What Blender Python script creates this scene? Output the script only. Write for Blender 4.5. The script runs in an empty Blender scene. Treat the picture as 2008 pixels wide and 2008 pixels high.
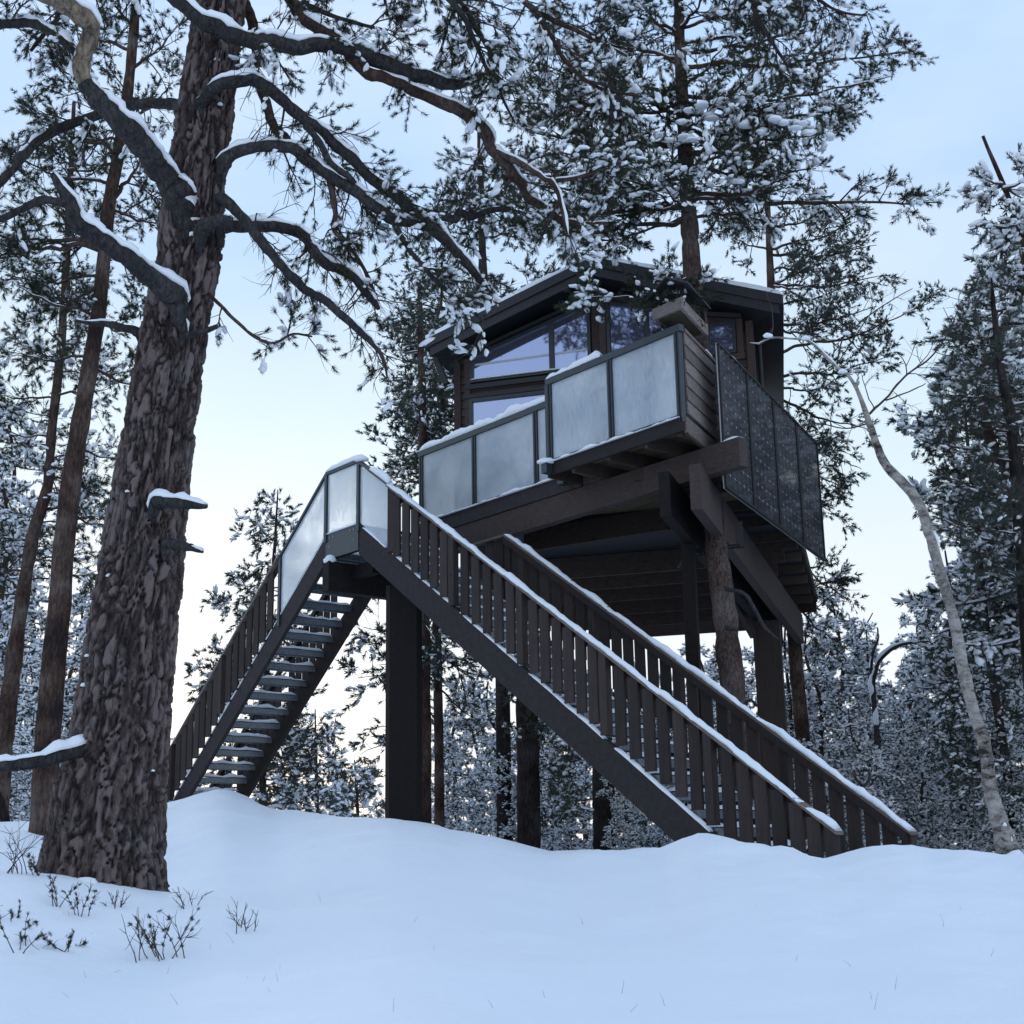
import bpy, bmesh, math, random
import numpy as np
from mathutils import Vector, Matrix, noise as mnoise
sc = bpy.context.scene
COL = sc.collection
R = math.radians

# ------------------------------------------------------------------ camera
CAM_Z = 1.5
F_PX = 2800.0                      # focal length in pixels of the 2008 px wide photograph
PITCH = math.atan(708 / F_PX)
ROLL = 0.0177
cd = bpy.data.cameras.new('camera')
cd.sensor_width = 36.0
cd.lens = F_PX / 2008 * 36.0
cd.clip_start = 0.1
cd.clip_end = 3000
cam = bpy.data.objects.new('camera', cd)
COL.objects.link(cam)
cam.matrix_world = (Matrix.Translation((0, 0, CAM_Z)) @ Matrix.Rotation(math.pi / 2 + PITCH, 4, 'X')
                    @ Matrix.Rotation(-ROLL, 4, 'Z'))
sc.camera = cam

# ------------------------------------------------------------------ sky, sun, exposure
SUN_EL, SUN_AZ = R(9), R(-14)      # low winter sun behind thin cloud, beyond the treehouse
wd = bpy.data.worlds.new('World')
sc.world = wd
wd.use_nodes = True
wn, wl = wd.node_tree.nodes, wd.node_tree.links
wn.clear()
w_out = wn.new('ShaderNodeOutputWorld')
w_bg = wn.new('ShaderNodeBackground')
w_sky = wn.new('ShaderNodeTexSky')
w_sky.sky_type = 'NISHITA'
w_sky.sun_disc = False
w_sky.sun_elevation = SUN_EL
w_sky.sun_rotation = SUN_AZ
w_sky.altitude = 300
w_sky.air_density = 1.0
w_sky.dust_density = 1.2
w_sky.ozone_density = 2.0
w_scale = wn.new('ShaderNodeVectorMath'); w_scale.operation = 'SCALE'
w_scale.inputs['Scale'].default_value = 0.09
w_tc = wn.new('ShaderNodeTexCoord')
w_sep = wn.new('ShaderNodeSeparateXYZ')
w_ramp = wn.new('ShaderNodeValToRGB')      # thin high cloud: pale at the horizon, bluer overhead
cr = w_ramp.color_ramp
cr.elements[0].position = 0.0; cr.elements[0].color = (0.86, 0.85, 0.88, 1)
cr.elements[1].position = 1.0; cr.elements[1].color = (0.43, 0.65, 1.06, 1)
for pos, colr in ((0.15, (0.80, 0.83, 0.87, 1)), (0.30, (0.60, 0.75, 0.85, 1)), (0.44, (0.42, 0.60, 0.86, 1)), (0.60, (0.42, 0.62, 0.96, 1))):
    el = cr.elements.new(pos); el.color = colr
w_map = wn.new('ShaderNodeMapping'); w_map.inputs['Scale'].default_value = (1.6, 1.6, 5.0)
w_noise = wn.new('ShaderNodeTexNoise')
w_noise.inputs['Scale'].default_value = 2.2
w_noise.inputs['Detail'].default_value = 5
w_noise.inputs['Roughness'].default_value = 0.5
w_nr = wn.new('ShaderNodeMapRange')
w_nr.inputs['From Min'].default_value = 0.35; w_nr.inputs['From Max'].default_value = 0.68
w_nr.inputs['To Min'].default_value = 0.0; w_nr.inputs['To Max'].default_value = 0.60
w_cl = wn.new('ShaderNodeMixRGB')          # soft white cloud streaks
w_cl.inputs['Color2'].default_value = (0.70, 0.80, 0.91, 1)
w_mix = wn.new('ShaderNodeMixRGB')
w_mix.inputs['Fac'].default_value = 0.90
wl.new(w_sky.outputs[0], w_scale.inputs[0])
wl.new(w_tc.outputs['Generated'], w_sep.inputs[0])
wl.new(w_sep.outputs['Z'], w_ramp.inputs[0])
wl.new(w_tc.outputs['Generated'], w_map.inputs[0])
wl.new(w_map.outputs[0], w_noise.inputs['Vector'])
wl.new(w_noise.outputs[0], w_nr.inputs[0])
wl.new(w_nr.outputs[0], w_cl.inputs['Fac'])
wl.new(w_ramp.outputs[0], w_cl.inputs['Color1'])
wl.new(w_scale.outputs[0], w_mix.inputs['Color1'])
wl.new(w_cl.outputs[0], w_mix.inputs['Color2'])
wl.new(w_mix.outputs[0], w_bg.inputs['Color'])
w_bg.inputs['Strength'].default_value = 1.0
wl.new(w_bg.outputs[0], w_out.inputs['Surface'])

sd = bpy.data.lights.new('sun', 'SUN')
sd.energy = 0.6
sd.angle = R(18)
sd.color = (1.0, 0.93, 0.86)
sun = bpy.data.objects.new('sun', sd)
COL.objects.link(sun)
sun_dir = Vector((math.sin(SUN_AZ) * math.cos(SUN_EL), math.cos(SUN_AZ) * math.cos(SUN_EL), math.sin(SUN_EL)))
sun.rotation_euler = sun_dir.to_track_quat('Z', 'Y').to_euler()
sun.location = (0, 0, 40)

sc.view_settings.view_transform = 'Standard'
sc.view_settings.look = 'None'
sc.view_settings.exposure = 0.33
sc.view_settings.gamma = 1.0
sc.view_settings.use_curve_mapping = False
sc.render.engine = 'CYCLES'
sc.cycles.max_bounces = 6
sc.cycles.transparent_max_bounces = 8
sc.cycles.caustics_reflective = False
sc.cycles.caustics_refractive = False

# ------------------------------------------------------------------ measuring the place from the photograph
_c, _s = math.cos(PITCH), math.sin(PITCH)
_cr, _sr = math.cos(ROLL), math.sin(ROLL)

def ray(px, py):
    u, v = px - 1004, 1004 - py
    u2, v2 = u * _cr + v * _sr, v * _cr - u * _sr
    return Vector((u2, F_PX * _c - v2 * _s, F_PX * _s + v2 * _c))

def at(px, py, Y):                  # point of a line of sight at distance Y
    d = ray(px, py)
    return Vector((0, 0, CAM_Z)) + d * (Y / d.y)

def atz(px, py, z):                 # ... at height z
    d = ray(px, py)
    return Vector((0, 0, CAM_Z)) + d * ((z - CAM_Z) / d.z)

# ------------------------------------------------------------------ object helpers
TW = {}                             # world translation of every parent

def tag(o, label=None, cat=None, group=None, kind=None):
    if label: o['label'] = label
    if cat: o['category'] = cat
    if group: o['group'] = group
    if kind: o['kind'] = kind
    return o

def thing(name, loc, label, cat, group=None):
    o = bpy.data.objects.new(name, None)
    COL.objects.link(o)
    o.empty_display_size = 0.2
    o.location = loc
    TW[o] = Vector(loc)
    return tag(o, label, cat, group)

def obj(name, mesh, material, parent=None, loc=(0, 0, 0), rot=None):
    o = bpy.data.objects.new(name, mesh)
    COL.objects.link(o)
    if material is not None and len(mesh.materials) == 0:
        mesh.materials.append(material)
    loc = Vector(loc)
    if parent is not None:
        o.parent = parent
        o.location = loc - TW[parent]
    else:
        o.location = loc
    TW[o] = loc
    if rot is not None:
        o.rotation_euler = rot
    return o

class MB:
    """collects shapes that make one piece"""
    def __init__(self):
        self.v, self.f = [], []

    def add(self, verts, faces):
        b = len(self.v)
        self.v += [tuple(p) for p in verts]
        self.f += [tuple(i + b for i in q) for q in faces]
        return self

    def hexa(self, p):              # 8 corners: bottom 4, top 4
        return self.add(p, [(3, 2, 1, 0), (4, 5, 6, 7), (0, 1, 5, 4), (1, 2, 6, 5), (2, 3, 7, 6), (3, 0, 4, 7)])

    def prism(self, poly, off):     # polygon swept by a vector
        n = len(poly); off = Vector(off)
        a = [Vector(p) for p in poly]; b = [p + off for p in a]
        return self.add(a + b, [tuple(range(n - 1, -1, -1)), tuple(range(n, 2 * n))] +
                        [(i, (i + 1) % n, n + (i + 1) % n, n + i) for i in range(n)])

    def beam(self, a, b, w, h, up=(0, 0, 1)):      # bar from a to b, width w, height h, centred
        a, b = Vector(a), Vector(b)
        t = (b - a).normalized(); up = Vector(up)
        x = t.cross(up).normalized() * (w / 2)
        y = x.cross(t).normalized() * (h / 2)
        return self.hexa([a - x - y, a + x - y, b + x - y, b - x - y, a - x + y, a + x + y, b + x + y, b - x + y])

    def tube(self, pts, rad, seg=8, cap=True):
        pts = [Vector(p) for p in pts]; n = len(pts)
        b0 = len(self.v)
        ref = None
        for i, p in enumerate(pts):
            t = (pts[min(i + 1, n - 1)] - pts[max(i - 1, 0)])
            t = t.normalized() if t.length > 1e-9 else Vector((0, 0, 1))
            if ref is None:
                ref = t.orthogonal().normalized()
            x = (ref - t * ref.dot(t)).normalized(); ref = x
            y = t.cross(x)
            for k in range(seg):
                a = 2 * math.pi * k / seg
                self.v.append(tuple(p + (x * math.cos(a) + y * math.sin(a)) * rad[i]))
        for i in range(n - 1):
            for k in range(seg):
                k2 = (k + 1) % seg
                self.f.append((b0 + i * seg + k, b0 + i * seg + k2, b0 + (i + 1) * seg + k2, b0 + (i + 1) * seg + k))
        if cap:
            self.f.append(tuple(b0 + k for k in range(seg - 1, -1, -1)))
            self.f.append(tuple(b0 + (n - 1) * seg + k for k in range(seg)))
        return self

    def mesh(self, name, smooth=False):
        me = bpy.data.meshes.new(name)
        me.from_pydata(self.v, [], self.f)
        if smooth:
            me.polygons.foreach_set('use_smooth', [True] * len(me.polygons))
        me.update()
        return me

    def build(self, name, material, parent=None, smooth=False):
        return obj(name, self.mesh(name, smooth), material, parent)

def tri_mesh(name, V):              # V: (3n,3) loose triangles
    V = np.ascontiguousarray(V, dtype=np.float32).reshape(-1, 3)
    n = len(V) // 3
    me = bpy.data.meshes.new(name)
    me.vertices.add(3 * n); me.vertices.foreach_set('co', V.ravel())
    me.loops.add(3 * n); me.loops.foreach_set('vertex_index', np.arange(3 * n, dtype=np.int32))
    me.polygons.add(n)
    me.polygons.foreach_set('loop_start', np.arange(0, 3 * n, 3, dtype=np.int32))
    me.update(calc_edges=True)
    return me

def idx_mesh(name, V, Fq, smooth=True):   # shared vertices, faces array (n,3) or (n,4)
    V = np.ascontiguousarray(V, dtype=np.float32)
    Fq = np.ascontiguousarray(Fq, dtype=np.int32)
    n, k = Fq.shape
    me = bpy.data.meshes.new(name)
    me.vertices.add(len(V)); me.vertices.foreach_set('co', V.ravel())
    me.loops.add(n * k); me.loops.foreach_set('vertex_index', Fq.ravel())
    me.polygons.add(n)
    me.polygons.foreach_set('loop_start', np.arange(0, n * k, k, dtype=np.int32))
    if smooth:
        me.polygons.foreach_set('use_smooth', np.ones(n, dtype=bool))
    me.update(calc_edges=True)
    return me

# ------------------------------------------------------------------ materials
def nodes_of(name):
    m = bpy.data.materials.new(name)
    m.use_nodes = True
    nt = m.node_tree
    return m, nt.nodes, nt.links, nt.nodes['Principled BSDF']

def wood(name, c1, c2, rough=0.75, stretch=(14, 14, 1.2), coord='Object', bump=0.25, knots=True):
    m, n, l, b = nodes_of(name)
    tc = n.new('ShaderNodeTexCoord')
    mp = n.new('ShaderNodeMapping'); mp.inputs['Scale'].default_value = stretch
    ns = n.new('ShaderNodeTexNoise'); ns.inputs['Scale'].default_value = 3.0; ns.inputs['Detail'].default_value = 8
    ns.inputs['Roughness'].default_value = 0.65
    l.new(tc.outputs[coord], mp.inputs[0]); l.new(mp.outputs[0], ns.inputs['Vector'])
    rp = n.new('ShaderNodeValToRGB')
    rp.color_ramp.elements[0].position = 0.28; rp.color_ramp.elements[0].color = (*c1, 1)
    rp.color_ramp.elements[1].position = 0.75; rp.color_ramp.elements[1].color = (*c2, 1)
    l.new(ns.outputs[0], rp.inputs[0])
    oi = n.new('ShaderNodeObjectInfo')
    hs = n.new('ShaderNodeHueSaturation')
    mr = n.new('ShaderNodeMapRange'); mr.inputs['To Min'].default_value = 0.72; mr.inputs['To Max'].default_value = 1.25
    l.new(oi.outputs['Random'], mr.inputs[0]); l.new(mr.outputs[0], hs.inputs['Value'])
    l.new(rp.outputs[0], hs.inputs['Color'])
    last = hs.outputs[0]
    if knots:
        vo = n.new('ShaderNodeTexVoronoi'); vo.inputs['Scale'].default_value = 3.3
        l.new(tc.outputs[coord], vo.inputs['Vector'])
        kr = n.new('ShaderNodeMapRange'); kr.inputs['From Min'].default_value = 0.03; kr.inputs['From Max'].default_value = 0.085
        kr.inputs['To Min'].default_value = 0.75; kr.inputs['To Max'].default_value = 0.0
        l.new(vo.outputs['Distance'], kr.inputs[0])
        mx = n.new('ShaderNodeMixRGB'); mx.inputs['Color2'].default_value = (c1[0] * .35, c1[1] * .35, c1[2] * .35, 1)
        l.new(kr.outputs[0], mx.inputs['Fac']); l.new(last, mx.inputs['Color1'])
        last = mx.outputs[0]
    l.new(last, b.inputs['Base Color'])
    b.inputs['Roughness'].default_value = rough
    b.inputs['Specular IOR Level'].default_value = 0.18
    bp = n.new('ShaderNodeBump'); bp.inputs['Strength'].default_value = bump; bp.inputs['Distance'].default_value = 0.01
    l.new(ns.outputs[0], bp.inputs['Height']); l.new(bp.outputs[0], b.inputs['Normal'])
    return m

def plain(name, c, rough=0.5, metallic=0.0, var=0.0, scale=20.0):
    m, n, l, b = nodes_of(name)
    b.inputs['Base Color'].default_value = (*c, 1)
    b.inputs['Roughness'].default_value = rough
    b.inputs['Metallic'].default_value = metallic
    if var:
        tc = n.new('ShaderNodeTexCoord')
        ns = n.new('ShaderNodeTexNoise'); ns.inputs['Scale'].default_value = scale; ns.inputs['Detail'].default_value = 6
        l.new(tc.outputs['Object'], ns.inputs['Vector'])
        rp = n.new('ShaderNodeValToRGB')
        rp.color_ramp.elements[0].position = 0.3; rp.color_ramp.elements[0].color = (*[x * (1 - var) for x in c], 1)
        rp.color_ramp.elements[1].position = 0.7; rp.color_ramp.elements[1].color = (*[x * (1 + var) for x in c], 1)
        l.new(ns.outputs[0], rp.inputs[0]); l.new(rp.outputs[0], b.inputs['Base Color'])
    return m

def snow_material(name, fine=60.0, strength=0.25, col=(0.84, 0.87, 0.91)):
    m, n, l, b = nodes_of(name)
    b.inputs['Base Color'].default_value = (*col, 1)
    b.inputs['Roughness'].default_value = 0.7
    b.inputs['Specular IOR Level'].default_value = 0.25
    tc = n.new('ShaderNodeTexCoord')
    ns = n.new('ShaderNodeTexNoise'); ns.inputs['Scale'].default_value = fine; ns.inputs['Detail'].default_value = 8
    ns.inputs['Roughness'].default_value = 0.7
    l.new(tc.outputs['Object'], ns.inputs['Vector'])
    bp = n.new('ShaderNodeBump'); bp.inputs['Strength'].default_value = strength; bp.inputs['Distance'].default_value = 0.02
    l.new(ns.outputs[0], bp.inputs['Height']); l.new(bp.outputs[0], b.inputs['Normal'])
    return m

def ground_snow():
    m, n, l, b = nodes_of('snow_on_ground')
    b.inputs['Roughness'].default_value = 0.65
    b.inputs['Specular IOR Level'].default_value = 0.3
    tc = n.new('ShaderNodeTexCoord')
    hs = []
    for sc_, det, amp in ((3.2, 4, 1.0), (14.0, 6, .45), (90.0, 8, .16)):
        ns = n.new('ShaderNodeTexNoise'); ns.inputs['Scale'].default_value = sc_; ns.inputs['Detail'].default_value = det
        ns.inputs['Roughness'].default_value = 0.65
        l.new(tc.outputs['Object'], ns.inputs['Vector'])
        mu = n.new('ShaderNodeMath'); mu.operation = 'MULTIPLY'; mu.inputs[1].default_value = amp
        l.new(ns.outputs[0], mu.inputs[0]); hs.append(mu)
    a1 = n.new('ShaderNodeMath'); a1.operation = 'ADD'; a2 = n.new('ShaderNodeMath'); a2.operation = 'ADD'
    l.new(hs[0].outputs[0], a1.inputs[0]); l.new(hs[1].outputs[0], a1.inputs[1])
    l.new(a1.outputs[0], a2.inputs[0]); l.new(hs[2].outputs[0], a2.inputs[1])
    bp = n.new('ShaderNodeBump'); bp.inputs['Strength'].default_value = 0.4; bp.inputs['Distance'].default_value = 0.05
    l.new(a2.outputs[0], bp.inputs['Height']); l.new(bp.outputs[0], b.inputs['Normal'])
    # specks of bark and needles blown onto the snow
    sp = n.new('ShaderNodeTexNoise'); sp.inputs['Scale'].default_value = 38; sp.inputs['Detail'].default_value = 3
    l.new(tc.outputs['Object'], sp.inputs['Vector'])
    rp = n.new('ShaderNodeValToRGB')
    rp.color_ramp.elements[0].position = 0.765; rp.color_ramp.elements[0].color = (0.86, 0.885, 0.92, 1)
    rp.color_ramp.elements[1].position = 0.80; rp.color_ramp.elements[1].color = (0.42, 0.40, 0.38, 1)
    l.new(sp.outputs[0], rp.inputs[0]); l.new(rp.outputs[0], b.inputs['Base Color'])
    return m

def bark(name, dark, mid, light, scale=(9, 9, 2.6), rough=0.9, attr=False, bump=0.9, patch=0.5):
    m, n, l, b = nodes_of(name)
    tc = n.new('ShaderNodeTexCoord')
    mp = n.new('ShaderNodeMapping'); mp.inputs['Scale'].default_value = scale
    ns = n.new('ShaderNodeTexNoise'); ns.inputs['Scale'].default_value = 1.6; ns.inputs['Detail'].default_value = 10
    ns.inputs['Roughness'].default_value = 0.72; ns.inputs['Distortion'].default_value = 0.7
    n2 = n.new('ShaderNodeTexNoise'); n2.inputs['Scale'].default_value = 2.1; n2.inputs['Detail'].default_value = 4
    l.new(tc.outputs['Object'], mp.inputs[0]); l.new(mp.outputs[0], ns.inputs['Vector'])
    l.new(tc.outputs['Object'], n2.inputs['Vector'])
    rp = n.new('ShaderNodeValToRGB')
    e = rp.color_ramp.elements
    e[0].position = 0.34; e[0].color = (*dark, 1)
    e[1].position = 0.70; e[1].color = (*light, 1)
    k = e.new(0.52); k.color = (*mid, 1)
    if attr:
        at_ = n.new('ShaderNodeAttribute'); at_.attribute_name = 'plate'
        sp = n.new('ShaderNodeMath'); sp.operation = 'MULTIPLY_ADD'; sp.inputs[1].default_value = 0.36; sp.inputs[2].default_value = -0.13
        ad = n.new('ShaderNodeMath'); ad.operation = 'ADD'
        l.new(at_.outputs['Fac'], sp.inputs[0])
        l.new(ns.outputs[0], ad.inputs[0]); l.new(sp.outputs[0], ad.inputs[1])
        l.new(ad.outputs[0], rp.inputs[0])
    else:
        sp = n.new('ShaderNodeMath'); sp.operation = 'MULTIPLY_ADD'; sp.inputs[1].default_value = patch; sp.inputs[2].default_value = -patch * .5
        ad = n.new('ShaderNodeMath'); ad.operation = 'ADD'
        l.new(n2.outputs[0], sp.inputs[0]); l.new(ns.outputs[0], ad.inputs[0]); l.new(sp.outputs[0], ad.inputs[1])
        l.new(ad.outputs[0], rp.inputs[0])
    # lichen: greyer patches
    lr = n.new('ShaderNodeMapRange'); lr.inputs['From Min'].default_value = 0.48; lr.inputs['From Max'].default_value = 0.68
    lr.inputs['To Min'].default_value = 0.0; lr.inputs['To Max'].default_value = 0.75
    l.new(n2.outputs[0], lr.inputs[0])
    hs = n.new('ShaderNodeHueSaturation'); hs.inputs['Saturation'].default_value = 0.35; hs.inputs['Value'].default_value = 0.95
    l.new(rp.outputs[0], hs.inputs['Color'])
    mx = n.new('ShaderNodeMixRGB')
    l.new(lr.outputs[0], mx.inputs['Fac']); l.new(rp.outputs[0], mx.inputs['Color1']); l.new(hs.outputs[0], mx.inputs['Color2'])
    l.new(mx.outputs[0], b.inputs['Base Color'])
    b.inputs['Roughness'].default_value = rough
    b.inputs['Specular IOR Level'].default_value = 0.08
    bp = n.new('ShaderNodeBump'); bp.inputs['Strength'].default_value = bump; bp.inputs['Distance'].default_value = 0.02
    l.new(ns.outputs[0], bp.inputs['Height']); l.new(bp.outputs[0], b.inputs['Normal'])
    return m

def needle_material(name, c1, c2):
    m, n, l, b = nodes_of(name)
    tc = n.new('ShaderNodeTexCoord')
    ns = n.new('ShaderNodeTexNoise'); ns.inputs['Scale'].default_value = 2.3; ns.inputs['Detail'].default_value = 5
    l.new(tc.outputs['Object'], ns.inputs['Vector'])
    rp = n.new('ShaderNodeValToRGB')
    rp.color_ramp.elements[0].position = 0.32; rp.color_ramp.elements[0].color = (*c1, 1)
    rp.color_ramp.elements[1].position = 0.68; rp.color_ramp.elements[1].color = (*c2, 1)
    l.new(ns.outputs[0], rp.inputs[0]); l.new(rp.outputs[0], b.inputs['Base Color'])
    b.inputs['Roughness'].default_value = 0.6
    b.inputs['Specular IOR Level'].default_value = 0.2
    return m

def frosted(name):
    m, n, l, b = nodes_of(name)
    tc = n.new('ShaderNodeTexCoord')
    mp = n.new('ShaderNodeMapping'); mp.inputs['Scale'].default_value = (34, 34, 9)
    ns = n.new('ShaderNodeTexNoise'); ns.inputs['Scale'].default_value = 1.0; ns.inputs['Detail'].default_value = 6
    ns.inputs['Roughness'].default_value = 0.7
    n2 = n.new('ShaderNodeTexNoise'); n2.inputs['Scale'].default_value = 1.3; n2.inputs['Detail'].default_value = 3
    l.new(tc.outputs['Object'], mp.inputs[0]); l.new(mp.outputs[0], ns.inputs['Vector'])
    l.new(tc.outputs['Object'], n2.inputs['Vector'])
    ad = n.new('ShaderNodeMath'); ad.operation = 'MULTIPLY_ADD'; ad.inputs[1].default_value = 0.55
    h2 = n.new('ShaderNodeMath'); h2.operation = 'MULTIPLY'; h2.inputs[1].default_value = 0.45
    l.new(n2.outputs[0], h2.inputs[0]); l.new(ns.outputs[0], ad.inputs[0]); l.new(h2.outputs[0], ad.inputs[2])
    rime = n.new('ShaderNodeMapRange')             # how much rime covers the pane
    rime.inputs['From Min'].default_value = 0.32; rime.inputs['From Max'].default_value = 0.66
    rime.inputs['To Min'].default_value = 0.96; rime.inputs['To Max'].default_value = 0.62
    l.new(ad.outputs[0], rime.inputs[0])
    gl = n.new('ShaderNodeBsdfRefraction'); gl.inputs['Roughness'].default_value = 0.32; gl.inputs['IOR'].default_value = 1.06
    gl.inputs['Color'].default_value = (0.93, 0.97, 0.98, 1)
    df = n.new('ShaderNodeBsdfDiffuse'); df.inputs['Color'].default_value = (0.86, 0.91, 0.94, 1)
    tr = n.new('ShaderNodeBsdfTranslucent'); tr.inputs['Color'].default_value = (0.88, 0.92, 0.95, 1)
    rc = n.new('ShaderNodeValToRGB')
    rc.color_ramp.elements[0].position = 0.36; rc.color_ramp.elements[0].color = (0.95, 0.97, 0.99, 1)
    rc.color_ramp.elements[1].position = 0.64; rc.color_ramp.elements[1].color = (0.60, 0.70, 0.78, 1)
    l.new(ad.outputs[0], rc.inputs[0]); l.new(rc.outputs[0], df.inputs['Color'])
    m1 = n.new('ShaderNodeMixShader'); m1.inputs[0].default_value = 0.45
    l.new(df.outputs[0], m1.inputs[1]); l.new(tr.outputs[0], m1.inputs[2])
    m2 = n.new('ShaderNodeMixShader')
    l.new(rime.outputs[0], m2.inputs[0]); l.new(gl.outputs[0], m2.inputs[1]); l.new(m1.outputs[0], m2.inputs[2])
    bp = n.new('ShaderNodeBump'); bp.inputs['Strength'].default_value = 0.4; bp.inputs['Distance'].default_value = 0.004
    l.new(ns.outputs[0], bp.inputs['Height'])
    for q in (gl, df, tr): l.new(bp.outputs[0], q.inputs['Normal'])
    l.new(m2.outputs[0], n['Material Output'].inputs['Surface'])
    return m

M = {}
M['snow'] = snow_material('snow_on_things', 40, 0.35)
M['snow_ground'] = ground_snow()
M['plank'] = wood('dark_stained_plank', (0.0279, 0.0211, 0.0192), (0.0558, 0.0434, 0.0397))
M['stringer'] = wood('dark_stained_beam', (0.0223, 0.0186, 0.0211), (0.0434, 0.0360, 0.0384), stretch=(5, 5, 5))
M['beam'] = wood('brown_stained_beam', (0.0374, 0.0272, 0.0245), (0.0714, 0.0544, 0.0503), stretch=(4, 4, 12))
M['beam_dark'] = wood('old_dark_beam', (0.0077, 0.0070, 0.0077), (0.0182, 0.0147, 0.0147), stretch=(5, 5, 5))
M['joist'] = wood('joist_wood', (0.0372, 0.0279, 0.0239), (0.0798, 0.0572, 0.0452), stretch=(3, 3, 9))
M['floor_under'] = wood('raw_floor_underside', (0.07, 0.056, 0.034), (0.13, 0.105, 0.065), stretch=(2, 14, 4))
M['siding'] = wood('brown_siding', (0.0400, 0.0296, 0.0272), (0.0760, 0.0576, 0.0544), stretch=(4, 4, 14))
M['grey_wood'] = wood('weathered_grey_wood', (0.1235, 0.0997, 0.0902), (0.2660, 0.2232, 0.2042), stretch=(3, 3, 12), bump=0.4)
M['trim'] = plain('black_painted_board', (0.014, 0.016, 0.020), 0.6, 0, 0.3, 12)
M['fascia'] = plain('charcoal_fascia', (0.020, 0.020, 0.025), 0.65, 0, 0.35, 40)
M['frame'] = plain('slate_blue_metal', (0.020, 0.032, 0.042), 0.42, 0.0, 0.15, 6)
M['galv'] = plain('galvanised_steel', (0.20, 0.23, 0.26), 0.5, 0.6, 0.25, 30)
M['black_metal'] = plain('black_metal', (0.010, 0.010, 0.012), 0.5, 0.3)
M['bracket'] = plain('painted_bracket', (0.016, 0.026, 0.034), 0.5, 0.2)
M['rime_glass'] = frosted('frosted_glass')
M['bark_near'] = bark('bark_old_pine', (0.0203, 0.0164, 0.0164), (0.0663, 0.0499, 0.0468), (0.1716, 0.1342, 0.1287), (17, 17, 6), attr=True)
M['limb'] = bark('bark_grey_limb', (0.0180, 0.0173, 0.0195), (0.0465, 0.0435, 0.0450), (0.0975, 0.0900, 0.0900), (26, 26, 12))
M['limb_red'] = bark('bark_red_limb', (0.026, 0.019, 0.018), (0.070, 0.044, 0.036), (0.15, 0.095, 0.075), (26, 26, 12))
M['limb_pale'] = bark('peeled_pale_limb', (0.06, 0.05, 0.045), (0.26, 0.205, 0.15), (0.42, 0.345, 0.26), (14, 14, 5))
M['bark_red'] = bark('bark_red_pine', (0.0221, 0.0170, 0.0170), (0.0663, 0.0425, 0.0340), (0.1445, 0.0892, 0.0638), (20, 20, 6), patch=.8)
M['bark_dark'] = bark('bark_dark_pine', (0.0096, 0.0080, 0.0088), (0.0320, 0.0264, 0.0248), (0.0680, 0.0560, 0.0520), (24, 24, 4))
M['bark_deck'] = bark('bark_deck_pine', (0.0221, 0.0170, 0.0170), (0.0808, 0.0578, 0.0510), (0.1785, 0.1275, 0.1062), (26, 26, 10))
M['birch'] = bark('birch_bark', (0.035, 0.03, 0.028), (0.30, 0.275, 0.25), (0.46, 0.43, 0.40), (5, 5, 9))
M['twig'] = plain('twig_bark', (0.045, 0.034, 0.032), 0.9, 0, 0.3, 30)
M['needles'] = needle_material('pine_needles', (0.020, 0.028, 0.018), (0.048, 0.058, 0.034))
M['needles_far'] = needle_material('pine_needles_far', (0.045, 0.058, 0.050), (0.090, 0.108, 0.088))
M['heath'] = plain('heath_twig', (0.05, 0.035, 0.03), 0.9, 0, 0.3, 60)

def window_glass():
    m, n, l, b = nodes_of('window_glass')
    b.inputs['Base Color'].default_value = (0.40, 0.44, 0.66, 1)
    b.inputs['Metallic'].default_value = 0.85
    b.inputs['Roughness'].default_value = 0.04
    return m
M['glass'] = window_glass()

def cell_material():
    m, n, l, b = nodes_of('solar_cell')
    tc = n.new('ShaderNodeTexCoord')
    wv = n.new('ShaderNodeTexWave'); wv.wave_type = 'BANDS'; wv.bands_direction = 'X'
    wv.inputs['Scale'].default_value = 8.0; wv.inputs['Distortion'].default_value = 0.0
    l.new(tc.outputs['UV'], wv.inputs['Vector'])
    rp = n.new('ShaderNodeValToRGB')
    rp.color_ramp.elements[0].position = 0.90; rp.color_ramp.elements[0].color = (0.004, 0.005, 0.009, 1)
    rp.color_ramp.elements[1].position = 0.99; rp.color_ramp.elements[1].color = (0.04, 0.045, 0.06, 1)
    l.new(wv.outputs[0], rp.inputs[0]); l.new(rp.outputs[0], b.inputs['Base Color'])
    b.inputs['Roughness'].default_value = 0.25
    b.inputs['Coat Weight'].default_value = 0.5
    b.inputs['Specular IOR Level'].default_value = 0.25
    b.inputs['Coat Roughness'].default_value = 0.05
    # slight waviness of the cover glass breaks the reflections up
    ns = n.new('ShaderNodeTexNoise'); ns.inputs['Scale'].default_value = 2.2; ns.inputs['Detail'].default_value = 2
    l.new(tc.outputs['Object'], ns.inputs['Vector'])
    bp = n.new('ShaderNodeBump'); bp.inputs['Strength'].default_value = 0.05; bp.inputs['Distance'].default_value = 0.05
    l.new(ns.outputs[0], bp.inputs['Height']); l.new(bp.outputs[0], b.inputs['Normal'])
    l.new(bp.outputs[0], b.inputs['Coat Normal'])
    return m
M['cell'] = cell_material()
M['backsheet'] = plain('panel_backsheet', (0.48, 0.51, 0.56), 0.35)

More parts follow.
